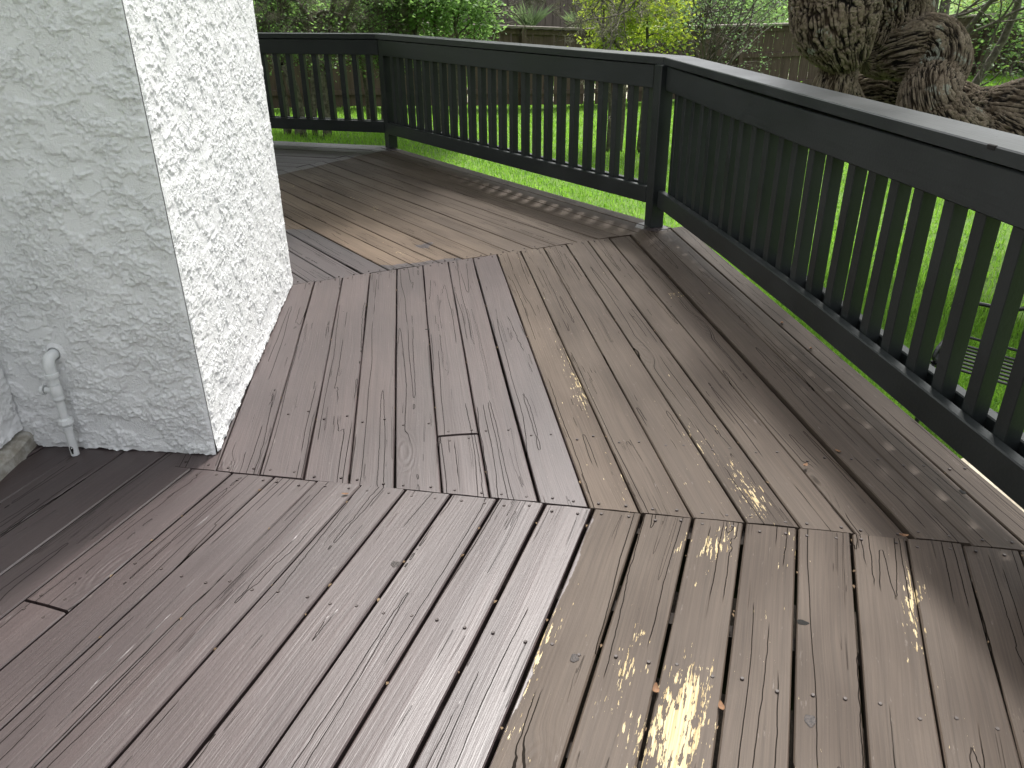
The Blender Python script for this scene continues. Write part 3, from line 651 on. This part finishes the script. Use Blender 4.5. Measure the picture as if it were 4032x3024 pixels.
# ------------------------------------------------------------------ fence
FP = [np.array(p) for p in ((-11.5, 12.6), (-4.2, 15.4), (1.65, 18.2), (7.46, 19.75), (12.2, 22.8), (17.0, 25.6))]
fen_i = 0
FLAB = ['long dark brown board fence behind the mossy tree at left', 'brown board fence panels behind the middle railing and bright lawn', 'brown board fence stretch behind the grey stemmed shrub and oak', 'dark board fence with pale lit cap beyond the right oak limbs', 'last stretch of dark board fence at the far right corner']
PK = []
for a, b in zip(FP[:-1], FP[1:]):
    L = np.linalg.norm(b - a); d = (b - a) / L; rz = math.atan2(d[1], d[0]); gz = float(ground_z(*((a + b) / 2)))
    za, zb = float(ground_z(*a)), float(ground_z(*b))
    root = tag(empty('board_fence', (*a, za), rz), FLAB[fen_i], 'fence', 'brown board fence stretches round the yard'); sl = math.atan2(zb - za, L)
    n = int(L / .248)
    for i_ in range(n):
        x0 = L * i_ / n; x1 = L * (i_ + 1) / n; r = random.Random(i_ + 50 * fen_i); zz = (zb - za) * (x0 + x1) / 2 / L
        MB().box((x0 + r.uniform(.003, .016), .02, zz + .03 + r.uniform(-.015, .015)), (x1 - r.uniform(.003, .016), .038 + r.uniform(0, .006), zz + 1.50)).build('picket', M['fence'], root)
    for zr in (.25, .86, 1.40):
        Mx = Matrix.Translation((0, 0, zr)) @ Matrix.Rotation(-sl, 4, 'Y')
        MB().box((0.01, -.025, 0), (L - .01, .0185, .09), 0, Mx).build('fence_rail', M['fence'], root)
    np_ = max(1, round(L / 2.45))
    for i_ in range(np_):
        x0 = L * i_ / np_ + .6; zz = (zb - za) * x0 / L; MB().box((x0, -.105, zz - .1), (x0 + .1, -.0265, zz + 1.50)).build('fence_post', M['fence'], root)
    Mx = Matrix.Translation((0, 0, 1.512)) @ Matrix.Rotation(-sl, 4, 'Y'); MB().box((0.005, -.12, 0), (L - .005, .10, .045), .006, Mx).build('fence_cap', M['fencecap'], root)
    fen_i += 1

gvl = MB(); gvv = []
for a in FP: gvv += [[a[0] - .1, a[1] + .5, float(ground_z(*a)) + .03], [a[0] - 1.0, a[1] + 3.4, float(ground_z(*a)) + .04]]
gvl.add(gvv, [[2 * i_, 2 * i_ + 2, 2 * i_ + 3, 2 * i_ + 1] for i_ in range(len(FP) - 1)]); tag(gvl.build('pale_strip', M['earth']), 'pale gravel strip added to brighten the board fence gaps', kind='structure')  # unseen strip, added so the gaps between pickets look bright
# neighbour's building with vertical boards behind the fence
nb0 = at(1180, 60, 26.0)[:2]; nb1 = at(3140, 60, 27.5)[:2]; d = (nb1 - nb0); L = np.linalg.norm(d); rz = math.atan2(d[1], d[0])
nbr = tag(empty('neighbour_building', (*nb0, -1.0), rz), 'grey brown building with vertical board siding beyond the fence', 'building')
MB().box((0, .03, 0), (L, 5, 5.0)).build('wall_core', M['siding'], nbr)
nbn = int(L / .22)
for i_ in range(nbn):
    r = random.Random(i_); MB().box((L * i_ / nbn + .008, r.uniform(-.006, .004), .05), (L * (i_ + 1) / nbn - .008, .0285, 4.9)).build('siding_board', M['siding'], nbr)
MB().box((-.4, -.5, 5.0), (L + .4, 5.4, 5.15)).build('roof_edge', M['fencecap'], nbr)

# ------------------------------------------------------------------ big oak beside the railing
OD = 7.2; MPP = OD / FPX * 1.0
def limb_mesh(name, keys, parent, nseg=220, nth=120, amp=.030, seed=0, inv=None):
    """keys: px, py, radius in px, distance; deep ridged bark is real relief"""
    P = []
    for px, py, rp, ds in keys: p = at(px, py, ds); P.append([*p, rp * ds / FPX * 1.03])
    S = spline(P, nseg); pts = S[:, :3]; rad = np.maximum(S[:, 3], .02)
    T = np.gradient(pts, axis=0); s = np.concatenate([[0], np.cumsum(np.linalg.norm(np.diff(pts, axis=0), axis=1))]); T /= np.linalg.norm(T, axis=1)[:, None]
    N = np.cross(T[0], [0.3, 1, .2]); N /= np.linalg.norm(N); th = np.linspace(0, 2 * np.pi, nth, endpoint=False); V = []; R = []
    per = 74
    for i_ in range(nseg):
        N = N - T[i_] * (N @ T[i_]); N /= np.linalg.norm(N); B = np.cross(T[i_], N)
        v = np.full(nth, s[i_]); u0 = th / (2 * np.pi)
        u = u0 * per + 1.0 * (fbm(u0 * 12, v * 6, 3, seed + 2, 12) - .5) * 3
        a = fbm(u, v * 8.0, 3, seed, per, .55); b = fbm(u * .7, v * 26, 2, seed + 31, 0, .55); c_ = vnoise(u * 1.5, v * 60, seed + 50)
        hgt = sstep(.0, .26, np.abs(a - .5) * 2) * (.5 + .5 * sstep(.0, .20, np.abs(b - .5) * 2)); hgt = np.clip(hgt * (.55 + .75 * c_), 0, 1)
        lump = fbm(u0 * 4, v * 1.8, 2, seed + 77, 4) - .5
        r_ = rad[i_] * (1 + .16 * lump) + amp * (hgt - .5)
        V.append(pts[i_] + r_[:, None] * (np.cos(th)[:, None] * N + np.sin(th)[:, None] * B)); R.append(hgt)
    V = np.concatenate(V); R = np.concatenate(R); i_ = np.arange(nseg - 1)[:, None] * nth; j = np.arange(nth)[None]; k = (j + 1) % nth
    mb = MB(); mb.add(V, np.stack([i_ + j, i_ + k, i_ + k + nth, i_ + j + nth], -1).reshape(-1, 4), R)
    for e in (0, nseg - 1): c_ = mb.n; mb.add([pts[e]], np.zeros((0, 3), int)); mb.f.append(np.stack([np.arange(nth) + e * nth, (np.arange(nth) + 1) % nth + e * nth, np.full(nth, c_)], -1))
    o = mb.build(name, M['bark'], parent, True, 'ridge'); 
    if inv is not None: o.matrix_parent_inverse = inv
    return o
orig = at(4620, 1150, 7.4); orig[2] = -1.0
oak = tag(empty('oak_tree', tuple(orig)), 'massive gnarled oak with twisting ridged limbs just outside the railing', 'tree'); OI = Matrix.Translation(tuple(-orig))
limb_mesh('limb', [(3294, -230, 128, 6.9), (3290, -110, 133, 6.9), (3290, 0, 136, 6.9), (3294, 90, 136, 6.9), (3312, 160, 112, 6.92), (3325, 205, 84, 6.95), (3330, 232, 50, 7.0)], oak, 330, 340, .026, 3, OI)
limb_mesh('limb', [(3318, 190, 52, 7.0), (3308, 240, 58, 7.0), (3300, 290, 60, 7.0), (3288, 345, 72, 7.02), (3290, 400, 80, 7.1), (3310, 470, 86, 7.2)], oak, 170, 230, .020, 5, OI)
limb_mesh('limb', [(3515, -230, 96, 7.62), (3522, -110, 98, 7.62), (3530, 0, 97, 7.62), (3532, 90, 95, 7.62), (3500, 175, 93, 7.60), (3470, 215, 78, 7.58), (3400, 235, 45, 7.5)], oak, 300, 320, .026, 9, OI)
limb_mesh('limb', [(3430, 215, 50, 7.7), (3490, 222, 66, 7.6), (3570, 200, 92, 7.5), (3660, 185, 98, 7.5), (3705, 240, 88, 7.45), (3680, 310, 84, 7.38), (3655, 380, 84, 7.1), (3672, 450, 96, 7.05), (3715, 530, 112, 7.05), (3800, 590, 110, 7.2), (3900, 610, 90, 7.35)], oak, 420, 320, .026, 13, OI)
limb_mesh('limb', [(3260, 420, 70, 8.0), (3400, 358, 62, 8.0), (3500, 360, 62, 8.05), (3620, 375, 64, 8.05), (3740, 400, 68, 8.05), (3830, 445, 78, 8.0), (3930, 470, 100, 7.7), (4040, 480, 128, 7.4), (4250, 520, 160, 7.3)], oak, 440, 260, .020, 21, OI)
limb_mesh('limb', [(3930, 490, 70, 7.3), (4000, 540, 95, 7.2), (4120, 600, 125, 7.2), (4350, 660, 170, 7.3)], oak, 170, 250, .020, 27, OI)
tr = limb_mesh('trunk', [(4250, 520, 170, 7.3), (4420, 640, 230, 7.35), (4560, 850, 290, 7.4), (4620, 1150, 330, 7.4), (4640, 1300, 380, 7.4)], oak, 60, 110, .03, 29, OI)

# ------------------------------------------------------------------ leaves, twigs, shrubs
def leaves(mb, centers, n, spread, size, seed, flat=.5, droop=0.0):
    r = np.random.default_rng(seed); c_ = np.repeat(np.asarray(centers), n, 0); N_ = len(c_)
    p = c_ + r.normal(0, 1, (N_, 3)) * np.array([spread, spread, spread * .8]); s = size * r.uniform(.6, 1.35, N_)
    a = r.uniform(0, 2 * np.pi, N_); tilt = r.normal(0, flat, N_); d = np.stack([np.cos(a), np.sin(a), tilt - droop], -1); d /= np.linalg.norm(d, axis=1)[:, None]
    e = np.cross(d, r.normal(0, 1, (N_, 3))); e /= np.linalg.norm(e, axis=1)[:, None]; nrm = np.cross(d, e)
    L = s[:, None]; q = np.stack([p, p + d * L * .5 + e * L * .27 + nrm * L * .06, p + d * L, p + d * L * .5 - e * L * .27 + nrm * L * .06], 1).reshape(-1, 3)
    k = np.arange(N_)[:, None] * 4 + np.array([[0, 1, 2, 3]])
    mb.add(q, k, np.repeat(np.clip(r.random(N_) * .7 + .3 * np.repeat(r.random(len(centers)), n), 0, 1), 4))
def branch(mb, p, d, L, r0, depth, rr, tips, mids, wig=.35, kids=(2, 4), up=0.05, sides=5, gnarl=1.0):
    n = 6; pts = [np.array(p, float)]; d = np.array(d, float); d /= np.linalg.norm(d)
    for i_ in range(n):
        d = d + np.array([rr.gauss(0, wig), rr.gauss(0, wig), rr.gauss(0, wig) + up]) * .5 * gnarl; d /= np.linalg.norm(d); pts.append(pts[-1] + d * L / n)
    rad = np.linspace(r0, r0 * .55, n + 1); mb.tube(pts, rad, sides if depth > 0 else 3, cap=False)
    mids.extend(pts[2:])
    if depth == 0: tips.append(pts[-1]); tips.append(pts[-3]); return
    for c_ in range(rr.randint(*kids)):
        i_ = rr.randint(2, n); q = d + np.array([rr.gauss(0, .8), rr.gauss(0, .8), rr.gauss(0, .6)]); branch(mb, pts[i_], q, L * rr.uniform(.5, .8), rad[i_] * .6, depth - 1, rr, tips, mids, wig, kids, up, sides, gnarl)
    branch(mb, pts[-1], d, L * .7, rad[-1], depth - 1, rr, tips, mids, wig, kids, up, sides, gnarl)
def moss(mb, centers, n, seed, size=.05):
    r = np.random.default_rng(seed); c_ = np.repeat(np.asarray(centers), n, 0); N_ = len(c_); p = c_ + r.normal(0, size * .35, (N_, 3))
    d = r.normal(0, 1, (N_, 3)); d[:, 2] -= .7; d /= np.linalg.norm(d, axis=1)[:, None]; L = size * r.uniform(.5, 1.6, N_)[:, None]
    e = np.cross(d, r.normal(0, 1, (N_, 3))); e /= np.linalg.norm(e, axis=1)[:, None]
    q = np.stack([p - e * .0035, p + e * .0035, p + d * L], 1).reshape(-1, 3); mb.add(q, np.arange(N_)[:, None] * 3 + np.array([[0, 1, 2]]), np.repeat(r.random(N_), 3))
def plant(name, label, cat, origin, stems, leafmat, woodmat, leaf_n, leaf_spread, leaf_size, seed, depth=3, moss_n=0, moss_share=.2, group=None, wig=.35, kids=(2, 4), up=.05, leaf_share=1.0, keep=None, gnarl=1.0, droop=0.0):
    rr = random.Random(seed); tips, mids = [], []; wd = MB()
    for p, d, L, r0 in stems:
        gz_ = float(ground_z(p[0], p[1]))
        if p[2] - gz_ > .15 and p[2] < 1.0: wd.tube(spline([[p[0] - d[0] * .2, p[1] - d[1] * .2, gz_ - .05], [p[0] - d[0] * .15 + .03, p[1], (gz_ + p[2]) / 2], p], 7), [r0 * 1.25] * 3 + [r0 * 1.1] * 4, 6)
        branch(wd, p, d, L, r0, depth, rr, tips, mids, wig, kids, up, 6, gnarl)
    root = tag(empty(name, tuple(origin)), label, cat, group); inv = Matrix.Translation(tuple(-np.asarray(origin)))
    o = wd.build('trunk', woodmat, root, True); o.matrix_parent_inverse = inv
    if leaf_n:
        t = [x for x in tips if rr.random() < leaf_share and (keep is None or keep(x))]
        if t:
            lf = MB(); leaves(lf, t, leaf_n, leaf_spread, leaf_size, seed + 1, droop=droop); o = lf.build('crown', leafmat, root, attr='var'); o.matrix_parent_inverse = inv
    if moss_n:
        t = [x for x in mids if rr.random() < moss_share]; mm = MB(); moss(mm, t, moss_n, seed + 2, .07); o = mm.build('ball_moss', M['moss'], root, attr='var'); o.matrix_parent_inverse = inv; o['kind'] = 'stuff'
    return root
def gp(px, ds):          # ground point below a pixel column at a distance
    p = at(px, 300, ds); p[2] = float(ground_z(p[0], p[1])); return p
# left mossy tree with crooked limbs
def gpz(px, ds, z): p = at(px, 300, ds); p[2] = z; return p
lowcut = lambda zc: (lambda x: x[2] > zc)
o = gp(1150, 13.2); st = []
for px, z, L, r0, dd in ((1130, .35, 1.0, .075, (-.5, .1, .8)), (1265, .30, 1.0, .06, (.05, 0, 1)), (1300, .45, .9, .045, (.7, 0, .6)), (1090, .5, .9, .05, (-.2, -.2, 1)), (1240, .9, .9, .035, (.5, .2, .1))): st.append((gpz(px, 13.2, z), dd, L, r0))
plant('mossy_tree', 'crooked grey tree hung with moss tufts behind the far railing', 'tree', o, st, M['leaf_green'], M['darktwig'], 7, .10, .05, 21, 4, 26, .16, wig=.8, kids=(2, 4), up=.02, leaf_share=.5, keep=lowcut(.3))
o = gp(1480, 13.8); st = [(gpz(px, 13.8, z), dd, L, r0) for px, z, dd, L, r0 in ((1420, .5, (-.3, 0, 1), .8, .03), (1500, .35, (.1, .1, 1), .9, .04), (1560, .6, (.5, -.1, .7), .8, .03), (1400, 1.3, (.4, 0, -.5), .8, .02), (1620, 1.4, (.3, 0, -.5), .8, .02))]
plant('mossy_tree', 'thin branched tree with drooping grey twigs right of the crooked tree', 'tree', o, st, M['leaf_green'], M['twig'], 8, .12, .055, 35, 4, 22, .14, wig=.6, kids=(2, 4), up=-.02, leaf_share=.35, keep=lowcut(.3))
o = gp(1760, 13.5); st = [(gpz(px, 13.5, z), dd, .75, .03) for px, z, dd in ((1640, .6, (-.2, 0, 1)), (1720, .5, (.0, .1, 1)), (1800, .45, (.35, -.1, .8)), (1780, 1.0, (.5, 0, .2)), (1680, 1.1, (.2, 0, .5)))]
plant('leafy_tree', 'bright green leafy young tree in front of the fence', 'tree', o, st, M['leaf_green'], M['twig'], 16, .12, .07, 43, 3, wig=.4, kids=(3, 4), up=.02, keep=lambda x: x[2] > .32 and (x[0] / x[1]) < -.018)
mt = [q for q in bpy.data.objects if q.name == 'mossy_tree'][0]; MI = Matrix.Translation(tuple(-np.array(mt.location)))
cr = np.random.default_rng(31); cc_ = []
while len(cc_) < 760:
    p = np.array([cr.uniform(-5.5, 1.2), cr.uniform(8.4, 11.6), cr.uniform(2.5, 3.9)])
    if np.hypot((p[0] + 2.3) / 3.4, (p[1] - 11) / 3.0) < 1 and cr.random() < .4 + .7 * vnoise(np.array([p[0] * .9]), np.array([p[1] * .9]), 14)[0]: cc_.append(p)
while len(cc_) < 2100:
    p = np.array([cr.uniform(-5.0, 1.0), cr.uniform(5.6, 10.0), cr.uniform(2.4, 3.4)])
    if p[0] < .9 - max(0, 8.5 - p[1]) * .75: cc_.append(p)
lf = MB(); leaves(lf, cc_, 34, .26, .085, 15); o = lf.build('shade_crown', M['leaf_oak'], mt, attr='var'); o.matrix_parent_inverse = MI  # unseen leaf mass, added to shade the far deck and railings
wd = MB(); rr = random.Random(14)
for a_, b_ in ((gpz(1130, 13.2, .35), (-3.6, 11.5, 3.2)), (gpz(1265, 13.2, .3), (-1.8, 11.0, 3.4)), (gpz(1265, 13.2, .3), (-.6, 10.2, 3.3))):
    S_ = spline([a_, (np.array(a_) + np.array(b_)) / 2 + [.2, .3, .3], b_], 12); wd.tube(S_, np.linspace(.04, .025, 12), 8)
    for c_ in range(12): branch(wd, S_[rr.randint(7, 11)], (rr.gauss(0, .8), rr.gauss(0, .8), rr.gauss(.5, .3)), 1.3, .025, 1, rr, [], [], .35, (2, 3))
o = wd.build('upper_limb', M['darktwig'], mt, True); o.matrix_parent_inverse = MI
# yellow green shrub and its mossy dead limb
o = gp(2470, 13.0); st = [(gpz(px, 13.0, z), dd, .7, .028) for px, z, dd in ((2380, .5, (-.5, 0, .8)), (2450, .4, (-.1, .1, 1)), (2540, .45, (.2, 0, 1)), (2600, .5, (.3, -.1, .8)), (2400, 1.1, (-.3, 0, .5)))]
plant('yellow_shrub', 'sunlit yellow green shrub against the fence left of the grey shrub', 'shrub', o, st, M['leaf_yellow'], M['twig'], 15, .12, .07, 57, 3, wig=.4, kids=(3, 4), up=.03, keep=lambda x: x[2] > .22 and .088 < x[0] / x[1] < .205)
o = at(2560, -260, 9.5); st = [(o, (.0, 0, -1), .95, .028), (at(2570, -200, 9.5), (-.7, .1, -.5), .8, .02), (at(2560, -260, 9.5), (.4, 0, -.8), .8, .018)]
plant('mossy_branch', 'dead hanging branch with brown moss in front of the yellow shrub', 'branch', o, st, None, M['darktwig'], 0, 0, 0, 63, 3, 26, .10, wig=.6, kids=(2, 3), up=-.05)
o = at(2180, -260, 9.0); st = [(o, (.1, 0, -1), .62, .014), (o, (-.4, .1, -.9), .5, .012)]
plant('mossy_branch', 'short hanging twig with moss tufts before the brown building', 'branch', o, st, None, M['darktwig'], 0, 0, 0, 69, 1, 60, .25, wig=.5, kids=(1, 2), up=-.05)
# grey many-stemmed shrub
o = gp(2800, 13.2); rr = random.Random(5); st = [(gpz(2770 + rr.gauss(0, 22), 13.2, -.1), (rr.gauss(.16, .32), rr.gauss(0, .3), 1), rr.uniform(.9, 1.4), rr.uniform(.010, .022)) for _ in range(20)]
plant('stemmy_shrub', 'many stemmed grey shrub with small pale leaves before the fence', 'shrub', o, st, M['leaf_grey'], M['twig'], 7, .09, .045, 77, 2, wig=.22, kids=(2, 3), up=.02, leaf_share=.6, keep=lowcut(.1))
# slim leaning trees and brush at the right
o = gp(3740, 14.0); st = [(gp(3700, 14), (.25, .1, 1), 2.8, .11), (gp(3730, 14.2), (.42, 0, 1), 2.6, .075), (gp(3735, 13.8), (.7, -.1, 1), 2.2, .05)]
plant('slim_tree', 'slim leaning tree with mossy trunk behind the oak limbs', 'tree', o, st, M['leaf_oak'], M['twig'], 8, .2, .06, 83, 3, 14, .08, wig=.25, up=.05, leaf_share=.5)
o = gp(3960, 13.2); rr = random.Random(9); st = [(gp(3890 + rr.uniform(0, 220), 13.0 + rr.uniform(-.6, .8)), (rr.gauss(0, .6), rr.gauss(0, .4), 1), rr.uniform(.7, 1.2), .014) for _ in range(22)]
plant('brush_thicket', 'tangled bare grey brush in the right background by the fence', 'shrub', o, st, M['leaf_grey'], M['twig'], 3, .1, .04, 91, 2, wig=.6, kids=(3, 5), up=-.05, leaf_share=.35)
# bushes beyond the fence
for px, ds, lab, sd, mt in ((2990, 24, 'pale green bush behind the fence left of the oak', 101, 'leaf_green'), (3700, 27, 'green bush over the fence right of the oak limb', 103, 'leaf_green'), (3900, 28, 'green bush over the fence behind the slim tree', 105, 'leaf_yellow'), (4080, 28, 'green bush over the fence at the right picture edge', 107, 'leaf_green'),
                            (1050, 19, 'green bush over the fence behind the crooked mossy tree', 109, 'leaf_green'), (1330, 21, 'green bush over the fence behind the drooping twigs', 111, 'leaf_green')):
    o = gp(px, ds); rr = random.Random(sd); st = [(o + np.array([rr.gauss(0, .8), rr.gauss(0, .5), 0]), (rr.gauss(0, .4), rr.gauss(0, .3), 1), rr.uniform(1.3, 2.0), .03) for _ in range(6)]
    plant('green_bush', lab, 'bush', o, st, M[mt], M['twig'], 16, .3, .12, sd, 2, kids=(3, 4), wig=.4, up=.05, group='bushes beyond the fence')
# spiky tufts above the fence before the building
for px, sd, lab in ((2085, 1, 'large spiky grass tuft above the fence before the building'), (2270, 2, 'smaller spiky grass tuft right of the large tuft')):
    p = at(px, 118, 22.0); r = np.random.default_rng(sd); n = 90; mb = MB(); s = 1.0 if sd == 1 else .65
    a = r.uniform(0, 2 * np.pi, n); L = r.uniform(.5, 1.0, n) * s; le = r.uniform(.2, 1.0, n); B = np.stack([r.normal(0, .06, n), r.normal(0, .06, n), np.zeros(n) - 1.2], -1)
    T = np.stack([np.cos(a) * L * le, np.sin(a) * L * le, L * (1 - .45 * le)], -1); E_ = np.stack([-np.sin(a), np.cos(a), 0 * a], -1) * .012; b2 = B + [0, 0, 1.2]
    mb.add(np.stack([b2 - E_, b2 + E_, b2 + T * .55 + E_ + [0, 0, .06], b2 + T], 1).reshape(-1, 3), np.arange(n)[:, None] * 4 + np.array([[0, 1, 2, 3]]), np.repeat(r.random(n), 4))
    mb.tube([[0, 0, -1.3], [0, 0, 0]], [.12, .07], 8)
    tag(mb.build('grass_tuft', M['tuft'], attr='var', loc=tuple(p)), lab, 'plant', 'spiky tufts')

cr = np.random.default_rng(77); cc_ = []
while len(cc_) < 820:
    p = np.array([cr.uniform(1.5, 9.0), cr.uniform(3.0, 11.5), cr.uniform(4.2, 6.6)])
    if np.hypot((p[0] - 5.4) / 3.6, (p[1] - 7.0) / 4.0) < 1 and cr.random() < .25 + .9 * vnoise(np.array([p[0] * .8]), np.array([p[1] * .8]), 4)[0]: cc_.append(p)
lf = MB(); leaves(lf, cc_, 34, .26, .085, 5); o = lf.build('crown', M['leaf_oak'], oak, attr='var'); o.matrix_parent_inverse = OI
wd = MB(); rr = random.Random(4)
for p0, p1 in ((at(3294, -220, 6.9), (3.0, 6.5, 4.6)), (at(3515, -220, 7.25), (5.0, 8.2, 5.0)), (at(3294, -220, 6.9), (1.9, 5.2, 5.2))):
    m_ = (np.array(p0) + np.array(p1)) / 2 + [.3, .2, .1]; S_ = spline([p0, m_, p1], 12); wd.tube(S_, np.linspace(.26, .07, 12), 10)
    for c_ in range(16): branch(wd, S_[rr.randint(5, 11)], (rr.gauss(.2, .8), rr.gauss(.2, .8), rr.gauss(.3, .3)), 1.5, .035, 1, rr, [], [], .35, (2, 3))
o = wd.build('upper_limb', M['twig'], oak, True); o.matrix_parent_inverse = OI

# ------------------------------------------------------------------ bench, stone, dry leaves
bz = -1.0; bp = at(3765, 1352, z=bz + .43); ba = math.atan2(-.74, .67)
bench = tag(empty('garden_bench', (bp[0], bp[1], bz), ba), 'black iron garden bench with slatted seat on the lawn', 'bench')
BL = 1.2
for i_ in range(8): MB().box((0, -.012 - i_ * .052, .425), (BL, .008 - i_ * .052, .437), .003).build('seat_slat', M['iron'], bench)
for x in (0.02, BL - .02):
    mb = MB(); mb.box((x - .015, -.40, .405), (x + .015, .03, .424)); mb.build('seat_bearer', M['iron'], bench)
    for yy in (0.0, -.37): MB().tube([(x, yy, .405), (x, yy + (.02 if yy == 0 else -.02), .2), (x, yy + (.05 if yy == 0 else -.05), 0)], .013, 8).build('leg', M['iron'], bench)
    mb = MB(); mb.tube(spline([(x, .03, .52), (x, -.15, .55), (x, -.34, .53), (x, -.40, .48), (x, -.36, .445), (x, -.31, .465)], 24), .011, 8); mb.tube(spline([(x, -.36, .43), (x, -.33, .48), (x, -.36, .525)], 10), .010, 8); mb.build('armrest', M['iron'], bench)
    mb = MB(); mb.tube(spline([(x, -.05, .40), (x, -.16, .30), (x, -.12, .20), (x, -.05, .24), (x, -.09, .30)], 20), .008, 6); mb.tube(spline([(x, -.32, .40), (x, -.22, .30), (x, -.26, .18), (x, -.33, .22), (x, -.29, .29)], 20), .008, 6); mb.build('scroll', M['iron'], bench)
MB().tube(spline([(0.02, .03, .42), (.02, .05, .56), (.00, .07, .665), (.22, .08, .69), (.6, .085, .80), (.98, .08, .69), (BL, .07, .665), (BL - .02, .05, .56), (BL - .02, .03, .42)], 60), .012, 8).build('back_frame', M['iron'], bench)
for x in (.42, .6, .78):
    mb = MB(); mb.tube(spline([(x, .03, .43), (x - .05, .05, .55), (x + .05, .06, .66), (x, .075, .785 if x == .6 else .745)], 24), .008, 6); mb.build('back_scroll', M['iron'], bench)
MB().tube([(0.02, .02, .48), (BL - .02, .02, .48)], .008, 6).build('back_bar', M['iron'], bench)
MB().tube([(.02, -.18, .16), (BL - .02, -.18, .16)], .008, 6).build('stretcher', M['iron'], bench)
sp_ = at(3960, 1965, z=-.93); mb = MB(); k_ = 22; an = np.linspace(0, 2 * np.pi, k_, endpoint=False); rd = .30 * (1 + .18 * np.sin(an * 2 + 1) + .10 * np.sin(an * 5)); rings = []
for sc_, zz in ((1.0, -.12), (1.02, 0.0), (.97, .03), (.5, .045), (.001, .048)): rings.append(np.stack([np.cos(an) * rd * sc_ * .8, np.sin(an) * rd * sc_ * 1.3, np.full(k_, zz) + .006 * np.sin(an * 3)], -1))
q = np.concatenate(rings); i_ = np.arange(4)[:, None] * k_; j = np.arange(k_)[None]; mb.add(q, np.stack([i_ + j, i_ + (j + 1) % k_, i_ + (j + 1) % k_ + k_, i_ + j + k_], -1).reshape(-1, 4))
tag(mb.build('flagstone', M['stone'], smooth=True, loc=tuple(sp_), rz=.1), 'cream limestone slab in the grass below the deck edge', 'stone')
lr = np.random.default_rng(8); mb = MB()
for sec, ks, t0_, t1_ in (('A', range(1, 18), 1.0, 2.1), ('B', range(2, 18), 1.75, 4.6)):
    q = SEC[sec]
    for k_ in ks:
        for _ in range(3):
            tt = lr.uniform(t0_, t1_); J = J1 if sec == 'A' else J2; lim = q['t'] @ on_line(J, q['n'], q['o'] + k_ * W)
            if tt > lim - .02 or (sec == 'B' and tt < q['t'] @ on_line(J1, q['n'], q['o'] + k_ * W) + .02): continue
            c_ = q['n'] * (q['o'] + k_ * W + lr.normal(0, .002)) + q['t'] * tt; L_ = lr.uniform(.005, .016); w_ = lr.uniform(.0015, .004); a_ = q['a'] + math.pi / 2 + lr.normal(0, .3)
            d_ = np.array([math.cos(a_), math.sin(a_)]); e_ = np.array([-d_[1], d_[0]]); z_ = lr.uniform(-.004, .002)
            mb.add([[*(c_ - d_ * L_ / 2), z_], [*(c_ + e_ * w_), z_ + .003], [*(c_ + d_ * L_ / 2), z_ + .001], [*(c_ - e_ * w_), z_ + .002]], np.array([[0, 1, 2, 3]]))
tag(mb.build('leaf_litter', M['litter']), 'tiny tan leaf bits lodged in the gaps between deck boards', kind='stuff')
def dry_leaf(px, py, L, rz, label, curl=.5, z=.004, tilt=0.2):
    p = at(px, py, z=z); n = 7; mb = MB(); V = []
    for i_ in range(n):
        u = i_ / (n - 1); wd = L * .22 * math.sin(math.pi * (u * .92 + .04)) ** .8; zz = curl * L * .35 * (2 * u - 1) ** 2
        for s_ in (-1, 0, 1): V.append((L * (u - .5), s_ * wd, zz + abs(s_) * wd * .6 + .001))
    i_ = np.arange(n - 1)[:, None] * 3; j = np.arange(2)[None]; mb.add(V, np.stack([i_ + j, i_ + j + 1, i_ + j + 4, i_ + j + 3], -1).reshape(-1, 4))
    o = mb.build('dry_leaf', M['dryleaf'], smooth=True, loc=(p[0], p[1], z), rz=rz); o.rotation_euler[1] = tilt; tag(o, label, 'leaf', 'dry leaves on the deck'); return o
dry_leaf(1358, 1948, .022, .3, 'small tan leaf scrap beside the near mitre joint in lit boards')
dry_leaf(2582, 2725, .034, 1.4, 'curled brown leaf wedged in the gap beside the most chipped board', .9)
dry_leaf(2840, 2790, .030, 1.5, 'thin brown leaf standing in the gap right of the most chipped board', .7)
dry_leaf(3170, 1836, .030, .9, 'brown leaf on the raised board edge below the right railing', .6)
dry_leaf(3300, 1780, .026, 1.9, 'pale brown leaf lying on a seam under the near railing', .5)
dry_leaf(3555, 2112, .030, .1, 'brown leaf on the mitre joint at the right', .6)
dry_leaf(3078, 1275, .036, 1.2, 'upright dry leaf at the outer board under the railing', .6)
dry_leaf(3192, 1375, .030, 1.3, 'curled dry leaf in the outermost gap nearer than the upright leaf', .6)
